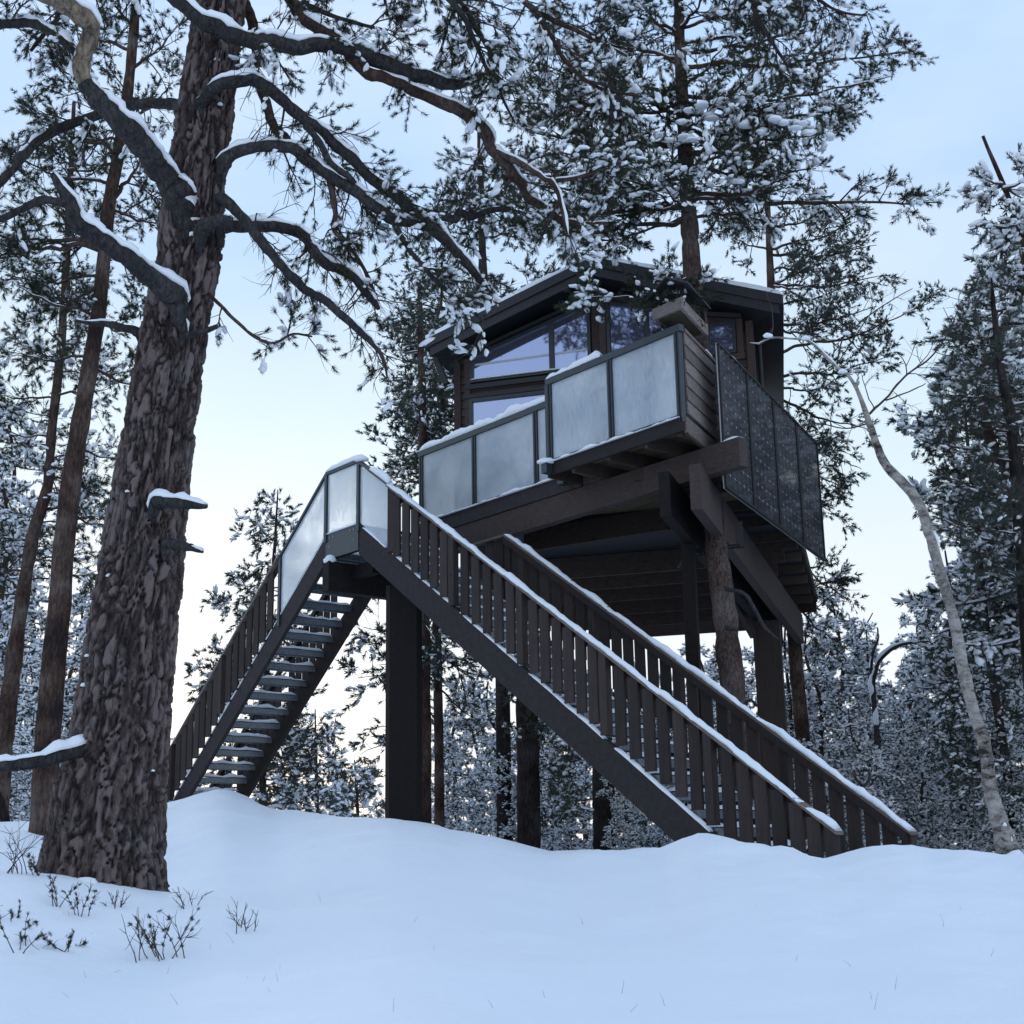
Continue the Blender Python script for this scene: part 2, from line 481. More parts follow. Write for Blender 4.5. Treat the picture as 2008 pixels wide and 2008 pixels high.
# ------------------------------------------------------------------ the snow-covered hill
# crest of the bank: (pixel column, pixel row of the crest, distance of the crest)
CREST = [(-1500, 1640, 18), (-400, 1625, 17), (0, 1613, 16.5), (70, 1611, 17), (200, 1606, 19), (315, 1583, 21.5), (345, 1576, 22), (395, 1560, 22.3),
         (425, 1553, 22.4), (450, 1555, 22.3), (490, 1568, 22), (540, 1590, 21), (600, 1596, 19.5), (700, 1602, 18.5), (760, 1606, 18),
         (860, 1625, 17.2), (900, 1634, 17), (960, 1641, 16.6), (1020, 1655, 16.2), (1080, 1667, 16), (1130, 1667, 15.8),
         (1170, 1662, 15.6), (1250, 1660, 15.3), (1300, 1662, 15), (1340, 1646, 14.6), (1370, 1637, 14.4), (1400, 1640, 14.2),
         (1450, 1648, 14.0), (1540, 1655, 13.6), (1570, 1663, 13.5), (1600, 1673, 13.4), (1650, 1672, 13.4), (1700, 1660, 13.4),
         (1750, 1652, 13.4), (1790, 1655, 13.3), (1830, 1665, 13.2), (1870, 1662, 13.2), (1900, 1664, 13.1), (1950, 1674, 13.0),
         (2008, 1677, 13.0), (2600, 1665, 13.5), (4200, 1660, 15)]
_ck, _cy, _cz = [], [], []
for px, py, Y in CREST:
    p = at(px, py, Y)
    _ck.append(p.x / p.y); _cy.append(Y); _cz.append(p.z)
Y0 = 5.2
PINE = at(196, 1740, 9.3)

def ground_z(X, Y):
    X = np.asarray(X, float); Y = np.asarray(Y, float)
    Ys = np.maximum(Y, 0.5)
    k = np.clip(X / Ys, _ck[0], _ck[-1])
    yc = np.interp(k, _ck, _cy)
    zc = np.interp(k, _ck, _cz)
    ec = (zc - CAM_Z) / yc                      # slope of the line of sight to the crest
    eb = -0.098                                 # ... and to the foot of the bank
    t = np.clip((Y - Y0) / (yc - Y0), 0, 1)
    g = 1 - (1 - t) ** 1.9
    z = CAM_Z + Y * (eb + (ec - eb) * g)
    z0 = CAM_Z + Y0 * eb
    z = np.where(Y < Y0, z0 - (Y0 - Y) * 0.10, z)
    past = np.maximum(Y - yc, 0)
    z = np.where(Y > yc, zc - 0.9 * (1 - np.exp(-past / 3.0)) + (0.9 - (zc - 1.5)) * (1 - np.exp(-past / 30.0)), z)
    # low hummock the old pine grows out of
    z = z + 0.36 * np.exp(-(((X - PINE.x + 0.05) / 1.35) ** 2 + ((Y - PINE.y + 0.35) / 1.0) ** 2))
    z = z + 0.10 * np.exp(-(((X + 3.6) / 0.8) ** 2 + ((Y - 8.3) / 0.5) ** 2))
    return z

def gz(x, y):
    return float(ground_z(x, y))

def build_ground():
    def axis(fine0, fine1, step, lo, hi):
        a = list(np.arange(fine0, fine1, step))
        s, v = step, fine1
        while v < hi:
            a.append(v); s *= 1.16; v += s
        a.append(hi)
        s, v = step, fine0
        pre = []
        while v > lo:
            s *= 1.16; v -= s; pre.append(max(v, lo))
        return np.array(sorted(set(pre + a)))
    xs = axis(-9, 8, 0.085, -600, 600)
    ys = axis(3.0, 24, 0.085, -40, 1200)
    X, Y = np.meshgrid(xs, ys)
    Z = ground_z(X, Y)
    near = np.exp(-np.maximum(Y - 24, 0) / 10)
    N = np.zeros_like(Z)
    fx, fy = X.ravel(), Y.ravel()
    nn = np.zeros(fx.size)
    for i in range(fx.size):
        x, y = fx[i], fy[i]
        if abs(x) < 14 and 2 < y < 30:
            nn[i] = (0.055 * mnoise.noise((x * .55, y * .55, 1.3)) + 0.040 * mnoise.noise((x * 1.5 + 7, y * 1.1, 4.1))
                     + 0.014 * mnoise.noise((x * 4.1, y * 3.1, 9.0)) + 0.0045 * mnoise.noise((x * 11, y * 8, 2.0)))
            # trodden hollows on the right-hand slope
            if x > 0.8 and y > 6:
                a = min(1.0, (x - 0.8) / 1.2)
                nn[i] += a * 0.085 * mnoise.noise((x * 1.9 + y * .5, y * .75 - x * .3, 11.0)) + a * 0.032 * mnoise.noise((x * 3.8, y * 3.0, 21.0))
    Z = Z + nn.reshape(Z.shape) * near * np.clip((Y - 2) / 3, 0, 1)
    ny, nx = Z.shape
    V = np.stack([X, Y, Z], -1).reshape(-1, 3)
    i = np.arange((ny - 1) * (nx - 1)); r, c = i // (nx - 1), i % (nx - 1)
    a = r * nx + c
    Fq = np.stack([a, a + 1, a + nx + 1, a + nx], -1)
    o = obj('snow_ground', idx_mesh('snow_ground', V, Fq), M['snow_ground'])
    tag(o, 'snow covered bank rising towards the treehouse', None, kind='structure')
build_ground()

def rough_blob(mb, c, rx, ry, rz, seed, seg=10, rings=5, flat=0.25, rot=0.0):
    """an irregular lump of snow; its underside is nearly flat"""
    c = Vector(c); b0 = len(mb.v)
    ca, sa = math.cos(rot), math.sin(rot)
    for i in range(rings + 1):
        th = math.pi * i / rings
        for k in range(seg):
            a = 2 * math.pi * k / seg
            d = Vector((math.sin(th) * math.cos(a), math.sin(th) * math.sin(a), math.cos(th)))
            q = 1 + 0.22 * mnoise.noise(d * 1.7 + Vector((seed * 1.37, seed * 2.1, seed)))
            z = d.z if d.z > 0 else d.z * flat
            x, y = d.x * rx * q, d.y * ry * q
            mb.v.append((c.x + x * ca - y * sa, c.y + x * sa + y * ca, c.z + z * rz * q))
    for i in range(rings):
        for k in range(seg):
            k2 = (k + 1) % seg
            mb.f.append((b0 + i * seg + k, b0 + (i + 1) * seg + k, b0 + (i + 1) * seg + k2, b0 + i * seg + k2))

def snow_strip(mb, a, b, width, height, seed, step=0.06, gaps=0.0, rough=0.35, side=None):
    """rounded ridge of snow lying on a bar whose upper edge runs from a to b"""
    a, b = Vector(a), Vector(b)
    t = (b - a); L = t.length; t.normalize()
    x = t.cross(Vector((0, 0, 1))).normalized()
    n = max(2, int(L / step)); seg = 7
    prev = None
    for i in range(n + 1):
        s = L * i / n
        h = height * (1 + rough * 1.6 * mnoise.noise((s * 2.3, seed * 3.7, 0)) + rough * .8 * mnoise.noise((s * 8.0, seed, 5)))
        w = width * (1 + rough * .5 * mnoise.noise((s * 3.0, seed * 1.9, 9)) + rough * .3 * mnoise.noise((s * 11.0, seed * 1.3, 2)))
        end = min(s, L - s)
        h *= min(1, 0.35 + end / 0.12)
        g = mnoise.noise((s * 1.1, seed * 7.7, 3.3)) * 0.5 + 0.5
        if gaps and g < gaps:
            prev = None; continue
        o = x * (0.1 * w * mnoise.noise((s * 1.7, seed, 8)))
        p = a + t * s + o
        ring = []
        for k in range(seg):
            an = math.pi * k / (seg - 1)
            q = p + x * (math.cos(an) * w / 2) + Vector((0, 0, 1)) * (max(0, math.sin(an)) ** 0.75 * h - 0.004)
            mb.v.append(tuple(q)); ring.append(len(mb.v) - 1)
        if prev:
            for k in range(seg - 1):
                mb.f.append((prev[k], prev[k + 1], ring[k + 1], ring[k]))
            mb.f.append((prev[seg - 1], prev[0], ring[0], ring[seg - 1]))
        else:
            mb.f.append(tuple(ring))
        prev = ring
    if prev:
        mb.f.append(tuple(reversed(prev)))
    return mb

# ------------------------------------------------------------------ axes of the timber work
AZB = R(39.3)                                   # balcony front and staircase
eB = Vector((math.sin(AZB), -math.cos(AZB), 0))  # towards the camera, to the right
nB = Vector((math.cos(AZB), math.sin(AZB), 0))   # away from the camera, to the right
AZA = R(17.1)                                   # cabin
aA = Vector((math.cos(AZA), -math.sin(AZA), 0))
dA = Vector((math.sin(AZA), math.cos(AZA), 0))
AZC = R(24.7)                                   # right-hand side of the deck
cC = Vector((math.sin(AZC), math.cos(AZC), 0))
oC = Vector((math.cos(AZC), -math.sin(AZC), 0))  # outwards
UP = Vector((0, 0, 1))
DECK = 6.95

# ------------------------------------------------------------------ the cabin on its platform
HL = Vector((-0.91, 22.4, 0))                   # left front corner of the cabin
HW, HD = 4.94, 4.4
th = thing('treehouse', HL + aA * 2.5 + UP * 1.2, 'brown timber cabin with big windows on a raised platform among pines', 'treehouse')

def H(t, q, z):                                 # the right-hand side of the cabin draws in towards the back
    return HL + aA * (t - max(0, q) * .135 * max(0, min(1, (t - 2.56) / 2.4))) + dA * q + UP * z

def zr(t):                                      # top of the roof edge
    return 10.98 - 0.363 * abs(t - 2.56)

def hbox(mb, t0, t1, q0, q1, z0, z1):
    return mb.hexa([H(t0, q0, z0), H(t1, q0, z0), H(t1, q1, z0), H(t0, q1, z0), H(t0, q0, z1), H(t1, q0, z1), H(t1, q1, z1), H(t0, q1, z1)])

def gable(q):
    return [H(0, q, DECK), H(HW, q, DECK), H(HW, q, zr(HW) - .31), H(2.56, q, zr(2.56) - .31), H(0, q, zr(0) - .31)]

MB().prism(gable(0.03), dA * 0.12).build('wall', M['trim'], th)
MB().prism(gable(HD - .12), dA * 0.11).build('wall', M['siding'], th)
hbox(MB(), 0, 0.12, 0.152, HD - .122, DECK, zr(0) - .31).build('wall', M['siding'], th)
hbox(MB(), HW - .12, HW, 0.152, HD - .122, DECK, zr(HW) - .31).build('wall', M['siding'], th)
MB().prism([H(0.13, 0.16, DECK), H(HW - .13, 0.16, DECK), H(HW - .13, HD - .13, DECK), H(.13, HD - .13, DECK)], UP * .03).build('floor', M['floor_under'], th)

# corner boards and lapped siding, board by board
for t0, t1 in ((0.0, 0.115), (HW - .105, HW + .004)):
    hbox(MB(), t0, t1, -0.045, 0.028, DECK, zr(t0) - .35).build('corner_board', M['siding'], th)
z = DECK + .01
while z < 9.62:
    p = [H(0.119, 0.026, z), H(0.119, -0.022, z), H(0.119, -0.002, z + .136), H(0.119, 0.026, z + .136)]
    MB().prism(p, aA * (HW - .119 - .109)).build('siding_board', M['siding'], th)
    z += .14
t = 0.119
while t < HW - .2:
    t1 = t + .128
    zt = min(zr(t), zr(t1)) - .33
    if zt > 9.70:
        MB().prism([H(t, 0.026, 9.67), H(t1, 0.026, 9.67), H(t1, 0.026, zr(t1) - .33), H(t, 0.026, zr(t) - .33)], -dA * (.022 + .008 * (int(t / .137) % 2))).build('gable_board', M['siding'], th)
    t += .137

def window(poly, mull, name='window', depth=0.05, snow_sill=False, bar=0.055):
    """poly: (t,z) corners counter-clockwise from bottom left; mull: list of t of the uprights"""
    c = Vector((sum(p[0] for p in poly) / len(poly), sum(p[1] for p in poly) / len(poly)))
    fr = MB()
    n = len(poly)
    for i in range(n):                           # frame bars, mitred as quads
        p0, p1 = Vector(poly[i]), Vector(poly[(i + 1) % n])
        def inner(j):
            pa, pb, pc = Vector(poly[j - 1]), Vector(poly[j]), Vector(poly[(j + 1) % n])
            d1, d2 = (pb - pa).normalized(), (pc - pb).normalized()
            n1, n2 = Vector((-d1.y, d1.x)), Vector((-d2.y, d2.x))
            bis = (n1 + n2); bis = bis / max(1e-6, bis.dot(n1))
            return pb + bis * bar
        i0, i1 = inner(i), inner((i + 1) % n)
        fr.prism([H(q.x, -.03, q.y) for q in (p0, p1, i1, i0)], -dA * depth)
    win = fr.build(name, M['frame'], th)
    def top_at(t):
        best = []
        for i in range(n):
            p0, p1 = poly[i], poly[(i + 1) % n]
            if (p0[0] - t) * (p1[0] - t) <= 0 and abs(p0[0] - p1[0]) > 1e-6:
                best.append(p0[1] + (p1[1] - p0[1]) * (t - p0[0]) / (p1[0] - p0[0]))
        return max(best), min(best)
    ts = [min(p[0] for p in poly)] + list(mull) + [max(p[0] for p in poly)]
    for m in mull:
        hi, lo = top_at(m)
        MB().prism([H(m - .04, -.032, lo + bar * .8), H(m + .04, -.032, lo + bar * .8), H(m + .04, -.032, top_at(m + .04)[0] - bar * .8), H(m - .04, -.032, top_at(m - .04)[0] - bar * .8)],
                   -dA * (depth - .006)).build('mullion', M['frame'], win)
    for a, b in zip(ts[:-1], ts[1:]):
        a2, b2 = a + .03, b - .03
        cr_ = [p for p in poly if a2 < p[0] < b2 and p[1] > c.y]
        top = [(b2, top_at(b2)[0] - .03)] + [(p[0], p[1] - .03) for p in cr_] + [(a2, top_at(a2)[0] - .03)]
        pts = [(a2, top_at(a2)[1] + .03), (b2, top_at(b2)[1] + .03)] + top
        MB().prism([H(q[0], -.034, q[1]) for q in pts], -dA * .006).build('pane', M['glass'], win)
    if snow_sill:
        s = MB()
        lo = poly[0][1]
        snow_strip(s, H(ts[0] + .02, -.09, lo + .045), H(ts[-1] - .02, -.09, lo + .045), .05, .02, 3.1, rough=.2)
        s.build('snow', M['snow'], win, True)
    return win

w1 = window([(0.29, 9.33), (2.35, 9.33), (2.35, 10.47), (0.29, 9.79)], [1.69], snow_sill=True)
MB().prism([H(.37, -.042, 9.62), H(1.645, -.042, 9.64), H(1.645, -.042, 9.675), H(.37, -.042, 9.655)], -dA * .004).build('pale_strip', M['backsheet'], w1)  # thin pale strip across each pane, just proud of the glass
MB().prism([H(1.735, -.042, 9.642), H(2.29, -.042, 9.65), H(2.29, -.042, 9.685), H(1.735, -.042, 9.677)], -dA * .004).build('pale_strip', M['backsheet'], w1)
window([(0.27, 7.25), (2.35, 7.25), (2.35, 9.05), (0.27, 9.05)], [1.69])
window([(2.62, 7.06), (4.0, 7.06), (4.0, 10.06), (2.62, 10.44)], [3.27], name='glazed_door')
window([(4.22, 9.30), (4.68, 9.30), (4.68, 9.83), (4.22, 9.83)], [])
hbox(MB(), .2, 2.44, -.075, -.03, 9.22, 9.30).build('drip_board', M['fascia'], th)
hbox(MB(), .18, 2.44, -.085, -.03, 9.06, 9.13).build('drip_board', M['fascia'], th)
MB().prism([H(.2, -.03, 9.85), H(2.44, -.03, 10.60), H(2.44, -.03, 10.54), H(.2, -.03, 9.79)], -dA * .06).build('head_trim', M['fascia'], th)
MB().prism([H(4.1, -.03, 10.06), H(4.78, -.03, 9.93), H(4.78, -.03, 9.86), H(4.1, -.03, 9.99)], -dA * .06).build('head_trim', M['fascia'], th)
for t0, t1 in ((2.37, 2.485), (2.49, 2.605)):
    hbox(MB(), t0, t1, -.06, -.024, DECK, 10.60).build('centre_board', M['siding'], th)
for t0, t1 in ((4.10, 4.21), (4.69, 4.79)):
    hbox(MB(), t0, t1, -.055, -.024, 9.2, 9.86).build('window_trim', M['siding'], th)
hbox(MB(), 4.10, 4.80, -.06, -.024, 9.19, 9.29).build('window_trim', M['siding'], th)
hbox(MB(), .19, .285, -.055, -.024, DECK, 9.76).build('window_trim', M['siding'], th)

# roof: two slabs, double barge boards, thin snow
EL, ER, QF, QB = -0.27, 5.50, -0.66, HD + .6
roof = MB()
for t0, t1 in ((EL, 2.56), (2.56, ER)):
    f_, b_ = QF + .03, QB
    roof.hexa([H(t0, f_, zr(t0) - .17), H(t1, f_, zr(t1) - .17), H(t1, b_, zr(t1) - .17), H(t0, b_, zr(t0) - .17),
               H(t0, f_, zr(t0) - .012), H(t1, f_, zr(t1) - .012), H(t1, b_, zr(t1) - .012), H(t0, b_, zr(t0) - .012)])
ro = roof.build('roof', M['trim'], th)
for t0, t1 in ((EL, 2.56), (2.56, ER)):
    MB().prism([H(t0, QF, zr(t0) - .155), H(t1, QF, zr(t1) - .155), H(t1, QF, zr(t1)), H(t0, QF, zr(t0))], dA * .028).build('barge_board', M['fascia'], ro)
    dt = .07 if t0 == EL else 0
    de = .07 if t1 == ER else 0
    MB().prism([H(t0 + dt, QF + .03, zr(t0 + dt) - .31), H(t1 - de, QF + .03, zr(t1 - de) - .31), H(t1 - de, QF + .03, zr(t1 - de) - .158), H(t0 + dt, QF + .03, zr(t0 + dt) - .158)], dA * .03).build('barge_board', M['fascia'], ro)
    sn = MB()
    nt, nq = 40, 30
    b0 = len(sn.v)
    for j in range(nq + 1):
        for i in range(nt + 1):
            tt = t0 + (t1 - .05 * (t1 == ER) - t0) * i / nt; q = QF + .005 + (QB - QF - .01) * j / nq
            edge = min(i if t0 == EL else 99, nt - i if t1 == ER else 99, j, nq - j)
            h = (.075 + .03 * mnoise.noise((tt * 2.2, q * 2, 3)) + .012 * mnoise.noise((tt * 9, q * 8, 3))) * (0.85 if edge == 0 else 1)
            sn.v.append(tuple(H(tt, q, zr(tt) + h)))
    for j in range(nq):
        for i in range(nt):
            a = b0 + j * (nt + 1) + i
            sn.f.append((a, a + 1, a + nt + 2, a + nt + 1))
    lo = len(sn.v)
    for tt, q in ((t0, QF + .005), (t1, QF + .005), (t1, QB - .005), (t0, QB - .005)):
        sn.v.append(tuple(H(tt, q, zr(tt) + .001)))
    front = [b0 + i for i in range(nt + 1)]
    sn.f.append(tuple([lo, lo + 1] + front[::-1]))
    left = [b0 + j * (nt + 1) for j in range(nq + 1)]
    sn.f.append(tuple([lo + 3, lo] + left))
    right = [b0 + j * (nt + 1) + nt for j in range(nq + 1)]
    sn.f.append(tuple([lo + 1, lo + 2] + right[::-1]))
    sn.build('snow', M['snow'], ro, True)
for q in (-.35, 1.2, 2.6, 4.0):                  # purlin ends and eave struts
    MB().beam(H(-.02, q, 9.25), H(EL + .06, q, 9.72), .09, .09).build('eave_strut', M['trim'], th)
lm = MB(); lm.tube([H(-.13, .45, 8.98), H(-.13, .45, 9.05), H(-.13, .45, 9.06), H(-.13, .45, 9.13), H(-.13, .45, 9.135), H(-.13, .45, 9.2)], [.045, .045, .038, .038, .045, .045], 14)
lm.beam(H(-.13, .45, 9.09), H(0, .45, 9.09), .04, .04)
lm.build('wall_lamp', M['galv'], th)
dp = MB(); dp.tube([H(HW + .09, .25, DECK), H(HW + .09, .25, 9.5), H(HW + .3, .2, 9.72)], [.035] * 3, 10)
dp.build('downpipe', M['trim'], th)

# ------------------------------------------------------------------ platform below
BL = Vector((-1.43, 22.3, 0))                   # left end of the balcony rail
def B(s, w, z):
    return BL + eB * s + nB * w + UP * z
def bbox(mb, s0, s1, w0, w1, z0, z1):
    return mb.hexa([B(s0, w0, z0), B(s1, w0, z0), B(s1, w1, z0), B(s0, w1, z0), B(s0, w0, z1), B(s1, w0, z1), B(s1, w1, z1), B(s0, w1, z1)])

CORN = B(6.45, -.64, 0)                         # right front corner of the balcony
REAR_R = Vector((6.15, 28.6, 0)); REAR_L = REAR_R - aA * 5.3
SIDE_M = CORN + cC * 5.6
# two long bearer beams that clamp the pine
for p in (Vector((1.90, 17.15, 0)), Vector((2.245, 16.83, 0))):
    MB().beam(p + UP * 6.035, p + dA * 11.4 + UP * 6.035, .14, .57).build('bearer_beam', M['beam_dark'] if p.x < 2 else M['beam'], th)
# beam under the balcony front
bbox(MB(), .05, 6.80, -.055, .10, 6.34, 6.715).build('front_beam', M['beam'], th)
sn = MB(); snow_strip(sn, B(6.5, .02, 6.715), B(6.79, .02, 6.715), .13, .05, 8.8)
sn.build('snow', M['snow'], th, True)
bbox(MB(), 0, 3.88, -.075, -.03, 6.72, DECK).build('rim_board', M['stringer'], th)
bbox(MB(), 3.92, 6.45, -.68, -.635, 6.77, DECK).build('rim_board', M['stringer'], th)
bbox(MB(), 3.875, 3.917, -.68, -.08, 6.74, DECK).build('rim_board', M['joist'], th)
for s in (4.35, 5.05, 5.75, 6.35):               # short cantilever joists
    bbox(MB(), s - .03, s + .03, -.63, min(.9, (6.36 - s) / .488 - .64) if s < 6.2 else -.5, 6.72, 6.90).build('joist', M['joist'], th)
for s in (.4, 1.1, 1.8, 2.5, 3.2):
    bbox(MB(), s - .03, s + .03, -.025, .9, 6.72, 6.90).build('joist', M['joist'], th)
# decking boards of the balcony wedge (run along the balcony front)
k = 0
w = -.62
while w < 4.6:
    w1 = w + .118
    s0 = 3.92 if w < -.05 else (0.0 if w < .46 else .27 + (w - .466) * 1.504)   # left end is cut by the cabin front
    s1 = 6.44 - .488 * (w + .64)                   # right end follows the side of the deck
    q1 = 6.44 - .488 * (w1 + .64)
    if s1 - s0 > .15:
        MB().hexa([B(s0, w, 6.902), B(s1, w, 6.902), B(q1, w1, 6.902), B(s0, w1, 6.902), B(s0, w, DECK - .003), B(s1, w, DECK - .003), B(q1, w1, DECK - .003), B(s0, w1, DECK - .003)]).build('deck_board', M['floor_under'], th)
    w += .125
# side deck rim, in two runs
for a, b in ((CORN + cC * .06, SIDE_M), (SIDE_M + (REAR_R - SIDE_M) * .004, REAR_R)):
    MB().beam(a + UP * 6.84, b + UP * 6.84, .045, .22).build('rim_board', M['joist'], th)
MB().beam(REAR_R + UP * 6.78, REAR_L + UP * 6.78, .045, .5).build('rim_board', M['joist'], th)
# sub-floor sheet and floor joists of the platform
MB().prism([p + UP * 6.70 for p in (H(0.02, -.1, 0), H(HW + .0, -.1, 0), SIDE_M - oC * .05, REAR_R - aA * .05, REAR_L, H(0.02, 2.0, 0))], UP * .19).build('subfloor', M['trim'], th)
for px, py in ((1280, 1122), (1280, 1148), (1280, 1174), (1280, 1201), (1290, 1226), (1300, 1247)):
    p = atz(px, py, 6.33)
    q = (p - HL).dot(dA)
    t0 = max(.05, 0.0)
    # right end stops at the side of the deck
    x = HL + dA * q
    t1 = 3.0
    while t1 < 9 and (x + aA * t1 - CORN).dot(oC) < -.12 and (x + aA * t1 - REAR_R).dot(Vector((math.cos(R(13.4)), -math.sin(R(13.4)), 0))) < -.1:
        t1 += .05
    MB().beam(H(t0, q, 6.51), H(t1, q, 6.51), .07, .36).build('floor_joist', M['joist'], th)
MB().beam(Vector((.2, 21.66, 6.50)), Vector((2.3, 20.33, 6.50)), .09, .34).build('header_joist', M['joist'], th)
for f in (.15, .35, .55, .75, .95):              # short joists under the side walkway
    p = CORN + cC * (5.6 * f + .3)
    MB().beam(p - oC * .03 + UP * 6.62, p - oC * 1.1 + UP * 6.62, .05, .15).build('joist', M['joist'], th)
for f in (.1, .25, .4, .55, .7, .85):
    p = SIDE_M + (REAR_R - SIDE_M) * f
    MB().beam(p - aA * .03 + UP * 6.62, p - aA * .9 + UP * 6.62, .05, .15).build('joist', M['joist'], th)
# posts
def post(x, y, wx, wy, ztop, name='post', mat='beam_dark', boards=None):
    g = gz(x, y) - .4
    a, d = aA, dA
    for k, (o0, o1) in enumerate(boards or [(-wx / 2, wx / 2)]):
        c = Vector((x, y, 0))
        MB().hexa([c + a * o0 - d * wy / 2 + UP * g, c + a * o1 - d * wy / 2 + UP * g, c + a * o1 + d * wy / 2 + UP * g, c + a * o0 + d * wy / 2 + UP * g,
                   c + a * o0 - d * wy / 2 + UP * ztop, c + a * o1 - d * wy / 2 + UP * ztop, c + a * o1 + d * wy / 2 + UP * ztop, c + a * o0 + d * wy / 2 + UP * ztop]).build(name, M[mat], th)
p = at(1362, 1250, 18.75); post(p.x - .03, p.y, .17, .17, 5.745)
p = at(1507, 1300, 25.0); post(p.x, p.y, .46, .2, 5.745, mat='plank', boards=[(-.23, .222), (.226, .242)])
# knee braces near the far post
p = at(1425, 1150, 24.2); q = at(1478, 1246, 25.0)
MB().beam(p, q, .1, .14).build('brace', M['beam'], th)
# brackets that hold the bearers to the pine
for px, py in ((1357, 1088), (1437, 1072)):
    c = atz(px, py, 5.70)
    mb = MB()
    mb.beam(c - aA * .10 + UP * .012, c + aA * .10 + UP * .012, .10, .02)
    mb.beam(c + aA * .095 + UP * .0, c + aA * .095 + UP * .34, .10, .012, up=(0, 1, 0))
    mb.beam(c - aA * .10, c - aA * .20 - UP * .16, .08, .02)
    mb.tube([c - aA * .06 - UP * .03 - dA * .05, c + aA * .17 - UP * .03 - dA * .05], [.012, .012], 8)
    mb.build('bracket', M['black_metal'], th)

# ------------------------------------------------------------------ balcony railing
RT = 8.17                                        # top of the rail
def railing(s0, s1, w, posts, snow_h, seed, name, snow_to=None, base_snow=True):
    rm = MB(); rm.beam(B(s0 - .06, w, RT - .045), B(s1 + .06, w, RT - .045), .085, .09)
    rail = rm.build(name, M['frame'], th)
    for s in posts:
        bbox(MB(), s - .045, s + .045, w - .034, w + .034, DECK - .06, RT - .091).build('post', M['frame'], rail)
        bbox(MB(), s - .012, s + .012, w - .044, w - .035, DECK - .05, RT - .092).build('clamp_strip', M['black_metal'], rail)
    for a, b in zip(posts[:-1], posts[1:]):
        bbox(MB(), a + .046, b - .046, w - .005, w + .005, DECK + .05, RT - .092).build('glass_panel', M['rime_glass'], rail)
        bbox(MB(), a + .046, b - .046, w - .012, w + .012, DECK + .02, DECK + .049).build('bottom_rail', M['frame'], rail)
    sn = MB()
    snow_strip(sn, B(s0 - .04, w, RT), B(snow_to or (s1 + .04), w, RT), .085, snow_h, seed, rough=.45)
    sn.build('snow', M['snow'], rail, True)
    if base_snow:
        sb = MB()
        snow_strip(sb, B(s0, w - .055, DECK), B(s1, w - .055, DECK), .06, .035, seed + 4, rough=.9)
        sb.build('snow', M['snow'], rail, True)
    return rail
railing(0.02, 3.86, -.035, [.02, 1.42, 2.9, 3.84], .12, 1.1, 'railing')
railing(3.93, 6.42, -.645, [3.93, 5.16, 6.41], .10, 2.3, 'railing', snow_to=5.0)
# short return between the two runs
mb = MB(); mb.beam(B(3.885, -.60, RT - .035), B(3.885, -.075, RT - .035), .07, .07)
rr = mb.build('railing', M['frame'], th)
bbox(MB(), 3.88, 3.89, -.6, -.075, DECK + .03, RT - .072).build('glass_panel', M['rime_glass'], rr)
bbox(MB(), 3.85, 3.92, -.68, -.615, DECK - .06, RT - .075).build('post', M['frame'], rr)
# lumps of snow and two lamp boxes at the step in the deck
lamp = MB(); c = B(3.66, -.20, 6.86)
lamp.beam(c - UP * .085, c + UP * .085, .13, .12, up=eB)
lo = lamp.build('deck_lamp', M['frame'], th)
sn = MB(); rough_blob(sn, c + UP * .085, .10, .09, .10, 3.0); sn.build('snow', M['snow'], lo, True)
lamp = MB(); c = B(3.93, -.74, 6.86)
lamp.beam(c - UP * .075, c + UP * .075, .11, .11, up=eB)
lo = lamp.build('deck_lamp', M['frame'], th)
sn = MB(); rough_blob(sn, c + UP * .075 - nB * .0, .13, .09, .08, 5.0); sn.build('snow', M['snow'], lo, True)

# ------------------------------------------------------------------ boarded parapet and its little roof at the corner
par = CORN + cC * .10 - oC * .02
pw = MB(); pw.beam(par + UP * 7.55, par + cC * 1.25 + UP * 7.55, .04, 1.12)
pwall = pw.build('parapet_wall', M['trim'], th)
for i in range(6):
    z0 = 7.02 + i * .185
    a = par + oC * .022; b = par + cC * 1.25 + oC * .022
    MB().hexa([a + UP * z0, a + oC * .03 + UP * z0, b + oC * .03 + UP * z0, b + UP * z0,
               a + UP * (z0 + .178), a + oC * .012 + UP * (z0 + .178), b + oC * .012 + UP * (z0 + .178), b + UP * (z0 + .178)]).build('siding_board', M['grey_wood'], pwall)
MB().beam(CORN + cC * .02 + UP * 6.86, CORN + cC * 1.3 + UP * 6.86, .05, .2).build('rim_board', M['grey_wood'], th)
mb = MB(); mb.beam(par + oC * .01 - cC * .02 + UP * 8.13, par + cC * 1.3 + oC * .01 + UP * 8.13, .1, .04)
cap = mb.build('parapet_cap', M['grey_wood'], th)
sn = MB(); snow_strip(sn, par + cC * .9 + UP * 8.15, par + cC * 1.28 + UP * 8.15, .09, .06, 6.6); sn.build('snow', M['snow'], cap, True)

FN = CORN + oC * .10 - cC * .16                 # near corner of the box frame
fe, fc = -eB, cC
SL, SC_ = .52, 1.02
boxf = thing('box_shelter', FN + UP * 8.3, 'weathered wooden box frame with a dark peaked lid above the balcony corner', 'wooden shelter')
z0, z1 = 8.32, 8.47
for a, b in ((FN, FN + fe * SL), (FN + fc * SC_, FN + fc * SC_ + fe * SL)):
    MB().beam(a + UP * (z0 + z1) / 2, b + UP * (z0 + z1) / 2, .04, z1 - z0).build('side_board', M['grey_wood'], boxf)
for a, b in ((FN + fe * .03 + fc * .025, FN + fe * .03 + fc * (SC_ - .025)), (FN + fe * (SL - .03) + fc * .025, FN + fe * (SL - .03) + fc * (SC_ - .025))):
    MB().beam(a + UP * (z0 + z1) / 2, b + UP * (z0 + z1) / 2, .04, z1 - z0 - .004).build('side_board', M['grey_wood'], boxf)
